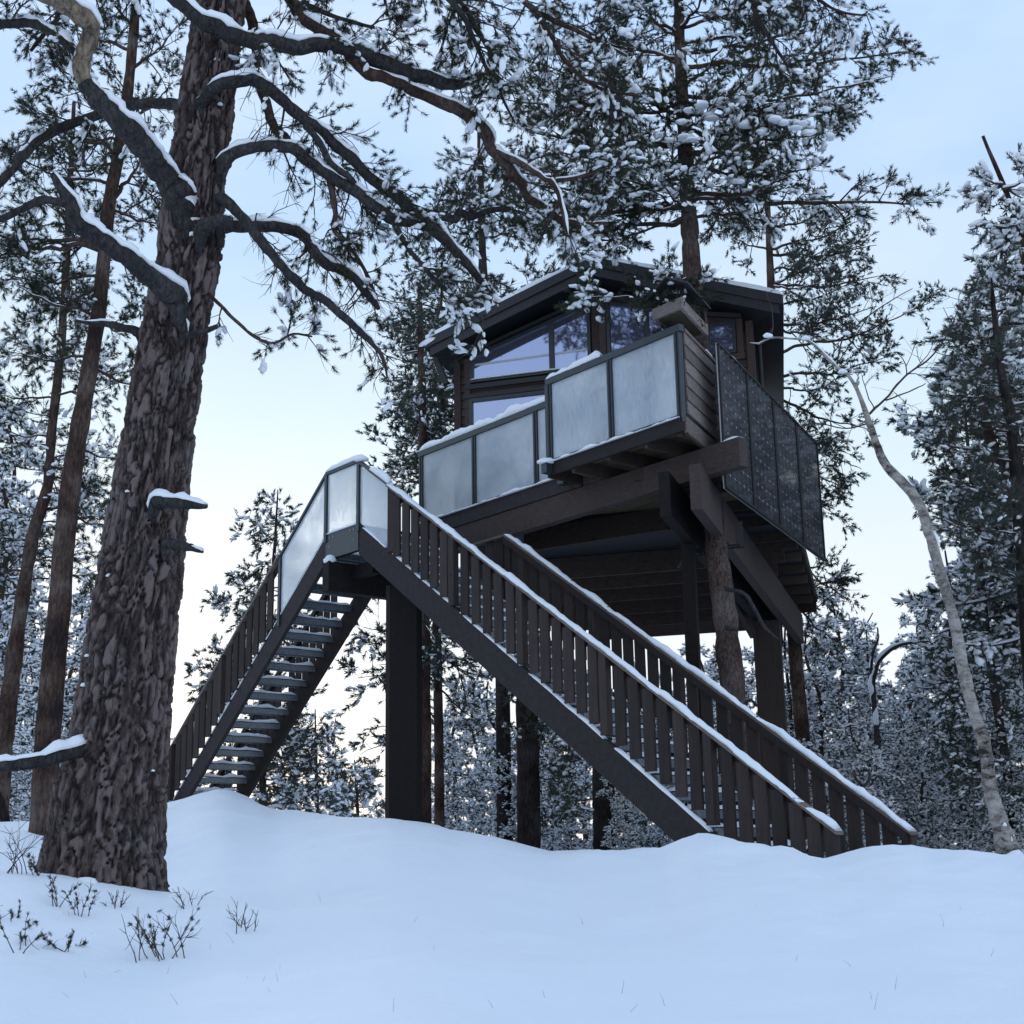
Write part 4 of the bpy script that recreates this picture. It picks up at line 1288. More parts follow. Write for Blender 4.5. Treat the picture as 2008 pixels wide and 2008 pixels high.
class Foliage:
    """twigs, needle tufts and snow clumps of one tree"""
    def __init__(self, seed):
        self.rng = np.random.default_rng(seed)
        self.tw, self.twr, self.tp, self.td, self.ts, self.sp, self.ss, self.sd = [], [], [], [], [], [], [], []

    def twig(self, p, d, L, r, droop, k=5, curl=.35):
        rng = self.rng
        d = d / np.linalg.norm(d)
        P = [p]; bend = rng.normal(size=3) * curl
        for i in range(k - 1):
            d = d + bend * (1 / (k - 1)) + np.array([0, 0, -droop / (k - 1)]) + rng.normal(size=3) * .10
            d = d / np.linalg.norm(d)
            P.append(P[-1] + d * (L / (k - 1)))
        self.tw.append(P); self.twr.append(np.linspace(r, r * .35, k))
        return np.array(P), d

    def tuft(self, p, d, s=1.0):
        self.tp.append(p); self.td.append(d); self.ts.append(s)

    def clothe(self, P, Q, dens, L1, start=.25, droop=.25, sub=6, L2=.35, tuft_p=.85, up=.25, snow=.15, tscale=1.0, snow_size=.07, bare=0.0, r1=.010, extra=1):
        """side shoots along the limb (P, Q)"""
        rng = self.rng
        A = np.array([tuple(p) for p in P]); seg = np.linalg.norm(np.diff(A, axis=0), axis=1)
        cum = np.concatenate([[0], np.cumsum(seg)]); tot = cum[-1]
        n = int(dens * tot * (1 - start)) + 1
        for f in np.sort(rng.uniform(start, 1, n)):
            s = f * tot; i = min(np.searchsorted(cum, s), len(A) - 1); i = max(i, 1)
            p = A[i - 1] + (A[i] - A[i - 1]) * ((s - cum[i - 1]) / max(seg[i - 1], 1e-6))
            t = (A[i] - A[i - 1]) / max(seg[i - 1], 1e-6)
            side = rng.normal(size=3); side[2] = side[2] * .55 + up
            side -= t * side.dot(t); side /= np.linalg.norm(side)
            d = t * rng.uniform(.25, .9) + side
            l = L1 * rng.uniform(.45, 1.15) * (1.15 - .55 * f)
            rr = min(r1 * (.6 + l / L1), Q[min(i, len(Q) - 1)] * .7)
            tp, de = self.twig(p, d, l, rr, droop)
            leafy = rng.uniform() > bare
            for q in range(sub):
                g = rng.uniform(.25, 1.0)
                j = g * (len(tp) - 1); a = int(min(j, len(tp) - 2)); pp = tp[a] + (tp[a + 1] - tp[a]) * (j - a)
                tt = tp[a + 1] - tp[a]; tt = tt / np.linalg.norm(tt)
                sd_ = rng.normal(size=3); sd_[2] = sd_[2] * .6 + up; sd_ -= tt * sd_.dot(tt); sd_ /= np.linalg.norm(sd_)
                l2 = L2 * rng.uniform(.4, 1.2)
                t2, d2 = self.twig(pp, tt * .8 + sd_ * rng.uniform(.5, 1.1), l2, rr * .45, droop * .5, k=4)
                if leafy and rng.uniform() < tuft_p:
                    self.tuft(t2[-1], d2, tscale * rng.uniform(.75, 1.2))
                    for e in range(extra):
                        g2 = rng.uniform(.3, .9); j2 = g2 * 3; b = int(min(j2, 2))
                        self.tuft(t2[b] + (t2[b + 1] - t2[b]) * (j2 - b), d2 + rng.normal(size=3) * .5, tscale * rng.uniform(.6, 1.0))
                    if rng.uniform() < snow:
                        for e in range(3):         # a small heap of lumps
                            self.sp.append(t2[-1] + np.array([0, 0, .2 * snow_size]) - d2 * snow_size * (1.1 * e - .4) + rng.normal(size=3) * snow_size * .35)
                            self.ss.append(snow_size * rng.uniform(.35, .95)); self.sd.append(d2 + rng.normal(size=3) * .3)
            if leafy:
                self.tuft(tp[-1], de, tscale * rng.uniform(.8, 1.2))

    def build(self, root, templ, needle_mat, twig_mat='twig', base=ICO2, flat=.6, name='crown'):
        cr_ = None
        if self.tp:
            V = scatter(templ, np.array(self.tp), np.array(self.td), np.array(self.ts), self.rng)
            cr_ = obj(name, tri_mesh(name, V), M[needle_mat], root)
        if self.tw:
            by = {}
            for P, r in zip(self.tw, self.twr): by.setdefault(len(P), []).append((P, r))
            Vs, Fs, off = [], [], 0
            for k, L in by.items():
                V, Fq = tubes3(np.array([x[0] for x in L], float), np.array([x[1] for x in L], float))
                Vs.append(V); Fs.append(Fq + off); off += len(V)
            obj('twigs', idx_mesh('twigs', np.concatenate(Vs), np.concatenate(Fs)), M[twig_mat], root)['kind'] = 'stuff'
        if self.sp:
            V, Fq = snow_clumps(self.sp, self.ss, self.rng, flat=flat, dirs=self.sd, base=base)
            obj('snow', idx_mesh('snow', V, Fq), M['snow'], root)['kind'] = 'stuff'
        return cr_

RT_ = np.random.default_rng(11)
TUFT_NEAR = tuft_templates(RT_, 8, 44, .046, .0046, .05)
TUFT_MID = tuft_templates(RT_, 8, 30, .070, .0085, .085)
TUFT_FAR = tuft_templates(RT_, 6, 15, .105, .026, .11)

def pxr(px, Y):                     # radius given in photograph pixels at distance Y
    return px * Y / F_PX

def px_limb(pts, Y, seed=0, step=.06, wob=.12):
    """pts: (px, py, radius px, extra distance)"""
    P3 = [at(a, b, Y + (dd[0] if dd else 0)) for a, b, r, *dd in pts]
    Rr = [pxr(r, Y + (dd[0] if dd else 0)) for a, b, r, *dd in pts]
    return limb(P3, Rr, step, wob, seed)

def trunk_mesh(P, Q, seg, root, material, name='trunk', flare=0.0, base_z=None):
    mb = MB()
    mb.tube(P, Q, seg)
    return mb.build(name, M[material], root, True)

# ------------------------------------------------------------------ the old pine in front
Y1 = 9.3
T1 = thing('old_pine', (PINE.x, PINE.y, gz(PINE.x, PINE.y)), 'massive old pine with thick scaly trunk and snowy crooked limbs in the left foreground', 'pine tree')

def old_trunk():
    ctl = [(190, 1800, 122), (196, 1740, 116), (204, 1650, 109), (212, 1560, 104), (226, 1480, 97), (240, 1400, 91), (265, 1200, 84), (291, 1000, 76), (304, 900, 72),
           (320, 800, 71), (333, 700, 70), (350, 600, 66), (370, 500, 66), (378, 400, 67), (394, 300, 60), (405, 200, 59), (420, 100, 57), (432, 0, 55), (450, -140, 50), (462, -330, 44)]
    P = [at(a, b, Y1) for a, b, r in ctl]; Q = [pxr(r, Y1) for a, b, r in ctl]
    rs = resample(P, .016)
    seg = 150
    V = np.zeros((len(rs) * seg, 3)); plate = np.zeros(len(rs) * seg)
    k = 0
    for p, u in rs:
        i = min(int(u), len(Q) - 2); r = Q[i] + (Q[i + 1] - Q[i]) * (u - i)
        low = max(0, 1 - (p.z - 1.4) / .55)
        for j in range(seg):
            a = 2 * math.pi * j / seg
            cx, sy = math.cos(a), math.sin(a)
            w = mnoise.noise((cx * 1.3 + 4, sy * 1.3, p.z * .9)) * .55
            q = Vector((cx * r * 17 + w * 1.6 + .8 * mnoise.noise((cx * 5, sy * 5, p.z * 5)), sy * r * 17 - w * 1.6, p.z * 5.6 + mnoise.noise((cx * 4, sy * 4, p.z * 4)) * 1.6))
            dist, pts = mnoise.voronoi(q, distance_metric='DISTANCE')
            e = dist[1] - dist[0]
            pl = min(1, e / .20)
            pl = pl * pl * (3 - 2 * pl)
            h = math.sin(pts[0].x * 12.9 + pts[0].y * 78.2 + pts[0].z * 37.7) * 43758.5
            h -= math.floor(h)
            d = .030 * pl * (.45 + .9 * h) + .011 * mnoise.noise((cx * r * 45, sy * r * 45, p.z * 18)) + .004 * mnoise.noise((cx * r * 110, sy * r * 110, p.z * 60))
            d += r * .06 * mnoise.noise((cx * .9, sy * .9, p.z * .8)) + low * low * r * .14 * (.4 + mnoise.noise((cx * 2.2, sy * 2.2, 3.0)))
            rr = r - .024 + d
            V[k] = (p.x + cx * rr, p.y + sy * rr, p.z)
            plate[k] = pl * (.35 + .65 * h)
            k += 1
    n = len(rs)
    i = np.arange((n - 1) * seg); a0, j = i // seg, i % seg
    j2 = (j + 1) % seg
    Fq = np.stack([a0 * seg + j, a0 * seg + j2, (a0 + 1) * seg + j2, (a0 + 1) * seg + j], -1)
    me = idx_mesh('trunk', V, Fq)
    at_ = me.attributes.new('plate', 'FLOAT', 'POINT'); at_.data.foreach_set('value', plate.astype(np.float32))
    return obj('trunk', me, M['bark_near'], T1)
old_trunk()
# small lodged lumps of snow on the bark and at the foot
sn = MB()
for i, (px, py, s) in enumerate([(252, 965, 7), (214, 1130, 7), (212, 1155, 5), (204, 1222, 6), (171, 1287, 6), (165, 1345, 8), (258, 1498, 6), (243, 1550, 5), (125, 1672, 8), (166, 1700, 5), (176, 1575, 5), (300, 1512, 4), (412, 60, 6), (425, 118, 7), (432, 205, 6), (375, 340, 6)]):
    c = at(px, py, Y1 - pxr(62 if py > 800 else 48, Y1)); rough_blob(sn, c, pxr(s, Y1), pxr(s, Y1), pxr(s * .8, Y1), i * 1.9)
for i, (px, py, s) in enumerate([(125, 1748, 15), (166, 1738, 17), (196, 1752, 12), (98, 1765, 14)]):
    c = at(px, py, Y1 - .42); rough_blob(sn, c, pxr(s, Y1) * 1.4, pxr(s, Y1), pxr(s, Y1), i * 2.7 + 20, seg=14, rings=8)
sn.build('snow', M['snow'], T1, True)['kind'] = 'stuff'

LIMBS = [
    # name of bark, snow cover, control points (px, py, radius px, distance added)
    ('limb', .72, [(330, -20, 17, -.3), (388, 34, 18, -.42), (440, 62, 18, -.42), (492, 79, 18, -.3), (529, 82, 18, -.2), (581, 92, 17, -.1), (659, 90, 16, 0), (736, 116, 17, .1), (814, 147, 16, .2), (880, 164, 14, .3), (905, 168, 8, .35)]),
    ('limb_red', .62, [(552, -30, 14, 0), (586, 26, 14, 0), (622, 55, 14, -.05), (672, 80, 10, 0)]),
    ('limb_red', .70, [(685, 108, 13, .1), (723, 143, 14, .1), (762, 156, 12, .15), (814, 179, 12, .2), (891, 212, 13, .3), (922, 231, 14, .35), (949, 258, 14, .4), (966, 293, 13, .45), (995, 328, 12, .5), (1026, 366, 11, .6), (1036, 390, 10, .6), (1067, 407, 9, .7), (1098, 430, 8, .8), (1140, 440, 6, .9), (1192, 438, 4, 1.0)]),
    ('limb_red', .78, [(972, 296, 6, .45), (1000, 310, 7, .4), (1026, 323, 7, .4), (1057, 343, 6, .4), (1078, 354, 5, .4), (1140, 346, 4, .5), (1198, 323, 4, .6), (1250, 326, 2, .7)]),
    ('limb_red', .70, [(1078, 354, 6, .4), (1094, 376, 5, .4), (1103, 416, 4, .4), (1112, 460, 3, .4)]),
    ('limb', .60, [(392, 205, 12, -.35), (410, 182, 13, -.45), (430, 165, 14, -.45), (470, 158, 14, -.35), (503, 157, 14, -.25), (545, 188, 14, -.15), (597, 234, 14, -.1), (633, 262, 13, 0), (685, 306, 13, 0), (736, 356, 13, .1), (775, 382, 13, .1), (804, 412, 13, .15), (840, 441, 13, .2), (890, 490, 11, .3), (931, 538, 8, .4), (958, 570, 4, .5)]),
    ('limb', .68, [(438, 318, 16, -.2), (455, 303, 14, -.2), (485, 292, 13, -.15), (529, 286, 13, -.1), (576, 293, 13, -.05), (607, 318, 13, 0), (646, 345, 13, 0), (698, 376, 13, .05), (736, 405, 13, .05), (770, 430, 12, .1), (804, 436, 11, .15), (838, 446, 9, .2)]),
    ('limb', .45, [(600, 244, 8, -.1), (628, 282, 8, -.08), (648, 318, 7, -.05), (682, 345, 7, -.03), (697, 360, 5, 0)]),
    ('limb', .50, [(428, 388, 12, -.42), (460, 410, 11, -.45), (491, 446, 11, -.4), (525, 488, 11, -.35), (560, 530, 10, -.3), (600, 568, 10, -.25), (631, 585, 9, -.2), (658, 607, 9, -.15), (704, 648, 8, -.1), (728, 671, 6, 0), (749, 697, 4, 0), (760, 742, 2, .05)]),
    ('limb', .75, [(436, 446, 13, -.2), (503, 444, 13, -.2), (555, 447, 12, -.15), (597, 462, 12, -.1), (615, 490, 12, -.1), (636, 516, 11, -.05), (679, 533, 11, 0), (699, 549, 10, 0), (716, 572, 9, .05), (735, 594, 7, .05), (742, 606, 5, .1)]),
    ('limb', .55, [(396, 452, 15, -.5), (415, 436, 13, -.52), (440, 428, 10, -.45), (452, 430, 8, -.4)]),
    ('limb', .66, [(352, 385, 30, -.35), (320, 345, 28, -.42), (298, 312, 26, -.5), (259, 262, 25, -.6), (220, 222, 23, -.65), (185, 185, 20, -.7), (168, 160, 19, -.72)]),
    ('limb_pale', .66, [(168, 160, 19, -.72), (158, 130, 20, -.75), (165, 100, 19, -.78), (178, 62, 20, -.8), (160, 28, 21, -.85), (105, -4, 22, -.9), (40, -30, 20, -.9)]),
    ('limb', .40, [(346, 206, 12, .2), (298, 203, 11, .2), (259, 207, 11, .15), (181, 229, 11, .1), (129, 247, 11, 0), (78, 273, 11, -.1), (39, 311, 12, -.2), (0, 355, 12, -.3), (-60, 400, 9, -.4)]),
    ('limb', .60, [(-30, 58, 8, -.3), (0, 49, 10, -.4), (52, 44, 11, -.5), (90, 57, 11, -.6), (124, 80, 11, -.7), (150, 104, 10, -.75)]),
    ('limb', .85, [(345, 585, 24, -.42), (323, 570, 24, -.5), (292, 537, 22, -.55), (259, 513, 20, -.6), (220, 485, 19, -.65), (181, 457, 18, -.7), (150, 436, 18, -.72), (140, 402, 15, -.75), (124, 375, 12, -.78), (103, 340, 6, -.8)]),
    ('limb', .35, [(140, 402, 10, -.75), (90, 391, 9, -.8), (52, 406, 8, -.85), (0, 430, 7, -.9), (-40, 440, 5, -.9)]),
    ('limb', .95, [(165, 1466, 16, -.25), (149, 1472, 16, -.35), (109, 1483, 15, -.45), (62, 1494, 14, -.5), (0, 1503, 12, -.55), (-60, 1512, 9, -.6)]),
    ('limb', .90, [(306, 986, 14, -.40), (330, 985, 13, -.5), (370, 988, 12, -.55), (404, 993, 5, -.58)]),
    ('limb', .45, [(327, 1066, 11, -.40), (352, 1068, 10, -.48), (375, 1074, 8, -.5), (397, 1082, 3, -.5)]),
    ('limb', .20, [(360, 660, 7, -.4), (385, 654, 7, -.55), (424, 641, 5, -.6)]),
    ('limb', .50, [(272, 652, 9, -.1), (250, 645, 9, 0), (215, 636, 8, .1), (180, 634, 5, .1), (150, 628, 3, .2)]),
    ('limb_red', .15, [(410, 575, 4, -.1), (440, 607, 4, -.1), (470, 636, 3.5, 0), (505, 664, 3, 0), (540, 672, 2.5, 0), (575, 655, 2.5, .1), (612, 660, 2, .1)]),
    ('limb_red', .25, [(505, 160, 10, .1), (522, 200, 11, .1), (530, 232, 10, .1), (545, 258, 10, .12), (563, 272, 9, .12), (572, 290, 7, .15)]),
    ('limb_red', .25, [(480, 5, 11, .2), (495, 45, 12, .2), (500, 90, 10, .2), (508, 130, 9, .2)]),
    ('limb_red', .25, [(646, 350, 7, .05), (652, 385, 7, .05), (658, 420, 6, .05), (655, 450, 5, .1), (690, 490, 4, .1), (715, 530, 4, .1), (730, 565, 5, .1), (738, 600, 6, .1)]),
    ('limb', .30, [(770, 432, 7, .1), (790, 470, 6, .15), (820, 512, 5, .2), (865, 560, 5, .3), (915, 600, 4, .4), (950, 632, 3, .5)]),
    ('limb', .40, [(800, 405, 9, .2), (850, 420, 9, .3), (893, 430, 9, .4), (900, 415, 8, .45), (925, 425, 8, .5), (960, 412, 7, .55), (1000, 410, 6, .6)]),
]
fol = Foliage(21)
fol_l = []
ROOTED = {5: 10, 6: 12, 8: 12, 9: 10, 10: 12, 11: 18, 13: 8, 15: 14, 17: 6, 18: 4, 19: 4, 20: 4, 21: 4}
_ty = [1800, 1400, 1000, 700, 500, 300, 0]; _tx = [190, 240, 291, 333, 370, 394, 432]
for i, (bk, cov, pts) in enumerate(LIMBS):
    if i in ROOTED:                                # let the limb grow out of the trunk with a swollen collar
        a, b, r, dd = pts[0]
        cx = float(np.interp(-b, [-y for y in _ty], _tx)); tr_ = float(np.interp(-b, [-y for y in _ty], [122, 91, 76, 70, 66, 60, 55]))
        k = min(.96, abs(a - cx) / tr_)
        sf = -pxr(tr_, Y1) * math.sqrt(1 - k * k)    # where the bark surface lies
        toward = 1 if a < cx else -1
        base = [(a + toward * r * .55, b + r * 3.0, r * .30, sf + pxr(r, Y1) * .25), (a + toward * r * .25, b + r * 1.35, r * .80, sf - pxr(r, Y1) * .05)]
        new = []
        for j, q in enumerate(pts):
            f = min(1, j / 3)
            new.append((q[0], q[1], q[2] * (1.12 if j == 0 else 1), max(q[3], sf - pxr(r, Y1) * .35) * (1 - f) + q[3] * f))
        pts = base + new
    P, Q = px_limb(pts, Y1, seed=i * 3.3 + 1, step=.03, wob=.10)
    mb = MB(); mb.tube(P, Q, 14)
    lo = mb.build('branch', M[bk], T1, True)
    sn = limb_snow(P, Q, i * 1.7 + .4, cov + .12, 1.1, steep=.78)
    if sn.f: sn.build('snow', M['snow'], lo, True)
    fol_l.append((P, Q))
# shoots and needles on the limbs
for i, dens, L1, start, kw in [
        (0, 11, .42, .25, dict(droop=.5, snow=.22, up=.1)), (1, 7, .40, .2, dict(droop=.3, snow=.2)),
        (2, 15, .50, .40, dict(droop=.35, snow=.32, sub=8, up=.25)), (3, 15, .45, .2, dict(droop=.3, snow=.34, sub=8)), (4, 12, .35, .2, dict(snow=.3)),
        (5, 13, .42, .26, dict(droop=.5, snow=.16, up=.05)), (6, 14, .36, .30, dict(droop=.7, snow=.12, up=-.1, bare=.2)),
        (8, 9, .26, .3, dict(droop=.5, snow=.2, bare=.45)), (9, 13, .35, .40, dict(droop=.8, snow=.12, up=-.1, bare=.2)),
        (13, 9, .38, .3, dict(droop=.4, bare=.3)), (14, 10, .38, .1, dict(droop=.4)), (16, 9, .36, .2, dict(droop=.3)),
        (12, 3, .3, .3, dict(droop=.5, bare=.5)), (22, 10, .28, .1, dict(droop=.2, snow=.2, sub=5)),
        (25, 14, .28, .3, dict(droop=.6, snow=.25, up=-.05, sub=7)), (26, 15, .34, .25, dict(droop=.4, snow=.34, sub=8)), (27, 15, .38, .15, dict(droop=.35, snow=.34, sub=8)),
        (23, 5, .3, .2, dict(droop=.7, bare=.6)), (24, 8, .35, .1, dict(droop=.5))]:
    P, Q = fol_l[i]
    kw = dict(dict(sub=6, L2=.17, tuft_p=.8, tscale=.92, snow_size=.036, r1=.0065, extra=1), **kw)
    fol.clothe(P, Q, dens, L1, start, **kw)
# high limbs of the same tree that reach over the picture from above
OVER = [
    [(560, -150, 12, .3), (700, -90, 11, .2), (830, -40, 9, .1), (900, 20, 7, .1), (930, 80, 5, .1), (960, 150, 3, .1)],
    [(620, -160, 12, .5), (800, -110, 11, .6), (950, -60, 9, .7), (1050, 20, 7, .8), (1130, 60, 5, .9), (1230, 110, 3, 1.0)],
    [(640, -180, 13, .5), (900, -150, 12, .8), (1150, -110, 10, 1.1), (1330, -70, 8, 1.2), (1450, -20, 6, 1.2), (1500, 60, 5, 1.2), (1545, 130, 3, 1.2)],
    [(1300, -90, 8, 1.2), (1450, -70, 7, 1.1), (1560, -30, 5, 1.1), (1640, 20, 3, 1.1), (1700, 30, 2, 1.1)],
    [(820, -60, 8, .1), (905, 10, 7, .15), (935, 60, 6, .2), (965, 110, 5, .25), (985, 190, 3.5, .3), (1010, 240, 2.5, .3)],
    [(400, -80, 12, -.3), (300, -60, 11, -.4), (200, -30, 9, -.4), (120, 30, 6, -.3), (60, 100, 4, -.3)],
    [(470, -60, 10, .3), (540, -30, 8, .2), (600, 10, 7, .2), (680, 40, 5, .2), (760, 60, 3, .2)],
    [(980, -60, 8, .7), (1060, 40, 6, .8), (1110, 120, 5, .8), (1170, 170, 4, .9), (1260, 190, 2.5, .9)],
]
for i, pts in enumerate(OVER):
    P, Q = px_limb(pts, Y1, seed=60 + i * 2.1, step=.04, wob=.10)
    mb = MB(); mb.tube(P, Q, 8)
    lo = mb.build('branch', M['limb_red'] if i % 2 else M['limb'], T1, True)
    sn = limb_snow(P, Q, i * 2.9 + 33, .45, .8)
    if sn.f: sn.build('snow', M['snow'], lo, True)
    fol.clothe(P, Q, 13, .48, .15, droop=.7, sub=7, L2=.18, tuft_p=.85, up=.0, snow=.2, snow_size=.042, r1=.007, extra=1)
# many bare, thread-thin twigs hang about the middle limbs
for i, dens, L1, start in ((5, 9, .40, .15), (6, 12, .38, .12), (8, 7, .28, .15), (9, 12, .36, .2), (0, 6, .35, .3), (13, 9, .38, .2), (23, 8, .35, .1), (25, 9, .3, .1)):
    P, Q = fol_l[i]
    fol.clothe(P, Q, dens, L1, start, droop=.55, sub=4, L2=.2, tuft_p=0, up=.0, snow=0, bare=1.0, r1=.0038)
fol.build(T1, TUFT_NEAR, 'needles')

# ------------------------------------------------------------------ other pines
def pine(name, label, Y, trunk, limbs, seed, mat='bark_red', templ=TUFT_MID, needle='needles', dens=9, L1=.6, sub=7, L2=.28, tscale=1.0, snow=.3,
         snow_size=.08, seg=16, droop=.25, up=.25, start=.2, group=None, extra=1, base=ICO2, limb_cover=.5, r1=.012, cat='pine tree', flat=.6, limb_mat='limb_red', into=.5):
    """trunk: (px,py,radius px); limbs: (px0,py0,px1,py1,dist1,radius px[,sag])"""
    P, Q = px_limb([(a, b, r) for a, b, r in trunk], Y, seed=seed, step=.12, wob=.03)
    g = gz(P[0].x, P[0].y)
    root = thing(name, (P[0].x, P[0].y, min(g, P[0].z)), label, cat, group)
    if P[0].z > g - .2:
        d = (P[0] - P[1]); d = d / abs(d.z) if abs(d.z) > 1e-3 else Vector((0, 0, -1))
        P = [P[0] + d * (P[0].z - g + .4)] + P; Q = [Q[0] * 1.12] + Q
    mb = MB(); mb.tube(P, Q, seg); mb.build('trunk', M[mat], root, True)
    fo = Foliage(seed)
    sn = MB(); bm_ = MB()
    for i, l in enumerate(limbs):
        a0, b0, a1, b1, dd, r = l[:6]; sag = l[6] if len(l) > 6 else -.06
        p0, p1 = at(a0, b0, Y), at(a1, b1, Y + dd)
        mid = (p0 + p1) / 2 + Vector((0, 0, sag * (p1 - p0).length))
        q1 = p0 + (mid - p0) * .5 + Vector((0, 0, .02)); q3 = mid + (p1 - mid) * .55
        rr = pxr(r * .68, Y)
        LP, LQ = limb([p0, q1, mid, q3, p1], [rr, rr * .85, rr * .65, rr * .4, rr * .18], step=.08, wob=.9, seed=seed + i * 1.31)
        bm_.tube(LP, LQ, 6)
        limb_snow(LP, LQ, seed + i * .77, limb_cover, 1.0, sn)
        fo.clothe(LP, LQ, dens, L1, start, droop=droop, sub=sub, L2=L2, up=up, snow=snow, tscale=tscale, snow_size=snow_size, r1=r1, extra=extra)
    if bm_.v: bm_.build('branches', M[limb_mat], root, True)['kind'] = 'stuff'
    if sn.f:
        o = sn.build('limb_snow', M['snow'], root, True); o['kind'] = 'stuff'
    fo.build(root, templ, needle, base=base, flat=flat)
    return root

def auto_limbs(seed, trunk, y0, y1, n, reach, rise=-.25, depth=1.0, r=6, Y=20, side=0):
    """limbs at random along the trunk between rows y0 and y1 (y0 lower); reach(f) is the half width in px"""
    rg = random.Random(seed); out = []
    ys = [p[1] for p in trunk][::-1]; xs = [p[0] for p in trunk][::-1]
    for i in range(n):
        f = (i + rg.random()) / n
        y = y0 + (y1 - y0) * f
        x = float(np.interp(y, ys, xs))
        an = rg.uniform(0, 2 * math.pi)
        w = reach(f) * rg.uniform(.65, 1.1)
        dx = math.cos(an) * w; dz = math.sin(an) * w * depth
        if side and dx * side < 0: dx *= .5
        out.append((x, y, x + dx, y + rise * w * rg.uniform(.3, 1.2), dz * Y / F_PX, r * rg.uniform(.6, 1.15) * (1.1 - .5 * f), rg.uniform(-.10, .03)))
    return out

# the pine that grows through the deck
tk = [(1452, 1640, 27), (1446, 1500, 26), (1436, 1350, 25), (1424, 1230, 24), (1412, 1130, 23), (1402, 1050, 21.5), (1390, 900, 21), (1375, 720, 20), (1358, 540, 19), (1352, 440, 18), (1346, 330, 16), (1338, 200, 14), (1333, 80, 12), (1330, -60, 10), (1327, -220, 8), (1325, -400, 5)]
L2_ = [  # right side
    (1335, 130, 1790, 100, .6, 8, -.03), (1338, 190, 1750, 150, -.5, 7), (1340, 200, 1690, 215, 1.0, 7), (1336, 110, 1650, 20, .4, 6), (1332, 60, 1600, -60, -.6, 6), (1334, 90, 1560, 10, 1.0, 6), (1342, 260, 1640, 260, -.8, 7),
    (1346, 330, 1600, 330, .8, 8), (1348, 380, 1840, 398, .5, 9, -.02), 
    (1340, 230, 1520, 200, -1.2, 6), (1345, 300, 1500, 270, -1.3, 6), (1350, 400, 1540, 350, -1.2, 7), (1344, 310, 1480, 250, 1.5, 6), (1352, 430, 1500, 370, 1.6, 6),
    # left side
    (1336, 120, 1080, 30, .5, 7), (1334, 70, 1150, -30, -.6, 6), (1338, 180, 1010, 110, .8, 7), (1340, 210, 1120, 150, -.8, 6), (1344, 290, 980, 240, .9, 8), (1346, 320, 1060, 290, -.6, 7), (1350, 400, 900, 400, 1.0, 8),
    (1352, 430, 960, 430, 1.5, 8), (1357, 545, 1160, 582, -1.4, 3), (1358, 560, 1290, 600, -1.6, 3),
    (1340, 220, 1230, 170, -1.3, 6), (1346, 330, 1210, 290, -1.2, 6), (1350, 400, 1190, 380, 1.4, 6), (1336, 130, 1250, 60, 1.2, 6), (1333, 60, 1400, -40, -1.1, 6), (1334, 80, 1250, 0, -1.2, 5),
    (1338, 170, 1420, 90, -1.4, 6), (1342, 260, 1410, 190, -1.5, 5), (1350, 390, 1400, 330, -1.5, 6), (1350, 410, 1290, 350, -1.4, 5)]
L2_ += [(1338, 180, 930, 190, .3, 6), (1344, 290, 1100, 230, 1.2, 6), (1348, 370, 1000, 350, -.4, 6), (1350, 400, 1080, 420, .6, 6), (1346, 330, 900, 320, .6, 6), (1348, 360, 1180, 340, -1.0, 5), (1352, 430, 1090, 470, 1.2, 5), (1340, 220, 1050, 200, -.9, 6), (1346, 340, 1480, 215, -.9, 5), (1346, 330, 1560, 235, -.9, 5), (1342, 250, 1250, 190, -.8, 5)]
deck_pine = pine('deck_pine', 'tall pine growing up through the balcony deck, snow lumps on its crown', 18.4, tk, L2_, 5, mat='bark_deck', dens=9, L1=.62, sub=7, L2=.24, snow=.18, snow_size=.075, seg=24, base=ICO1, templ=TUFT_MID, tscale=1.05, limb_cover=.6)
# two dead twigs low on its trunk
for pts in ([(1424, 1155, 4, -.2), (1460, 1165, 4, -.4), (1480, 1195, 4, -.5), (1500, 1230, 3.5, -.5), (1528, 1255, 1.5, -.5)], [(1426, 1232, 5, -.2), (1445, 1234, 3, -.35)], [(1443, 1460, 4, -.1), (1465, 1375, 3.5, -.2), (1485, 1385, 3, -.2)]):
    P, Q = px_limb(pts, 18.3, seed=pts[0][1], step=.04)
    mb = MB(); mb.tube(P, Q, 8); mb.build('dead_branch', M['limb'], deck_pine, True)

# deep pillows of snow resting on the boughs right of its trunk
rgp = random.Random(12); pil = MB()
for px, py, s in [(1355, 215, 10), (1385, 205, 15), (1412, 203, 16), (1440, 212, 14), (1460, 195, 11), (1400, 228, 14), (1470, 240, 16), (1495, 255, 13), (1515, 232, 13), (1540, 238, 14), (1566, 246, 13), (1585, 258, 11), (1630, 268, 11), (1340, 240, 12),
                  (1350, 270, 12), (1310, 275, 11), (1290, 265, 9), (1430, 310, 10), (1460, 320, 10), (1450, 355, 11), (1490, 330, 9), (1390, 340, 9), (1545, 355, 9), (1620, 215, 8), (1250, 330, 9), (1220, 300, 8), (1200, 370, 9), (1150, 400, 9), (1270, 400, 8)]:
    for e in range(3):
        rough_blob(pil, at(px + rgp.uniform(-.7, .7) * s, py + rgp.uniform(-.3, .5) * s, 17.3 + rgp.uniform(-.15, .15)), pxr(s * rgp.uniform(.7, 1.35), 17.3), pxr(s * .9, 17.3), pxr(s * rgp.uniform(.4, .65), 17.3), rgp.uniform(0, 99), seg=12, rings=7, flat=.4)
pil.build('snow_pillows', M['snow'], deck_pine, True)['kind'] = 'stuff'

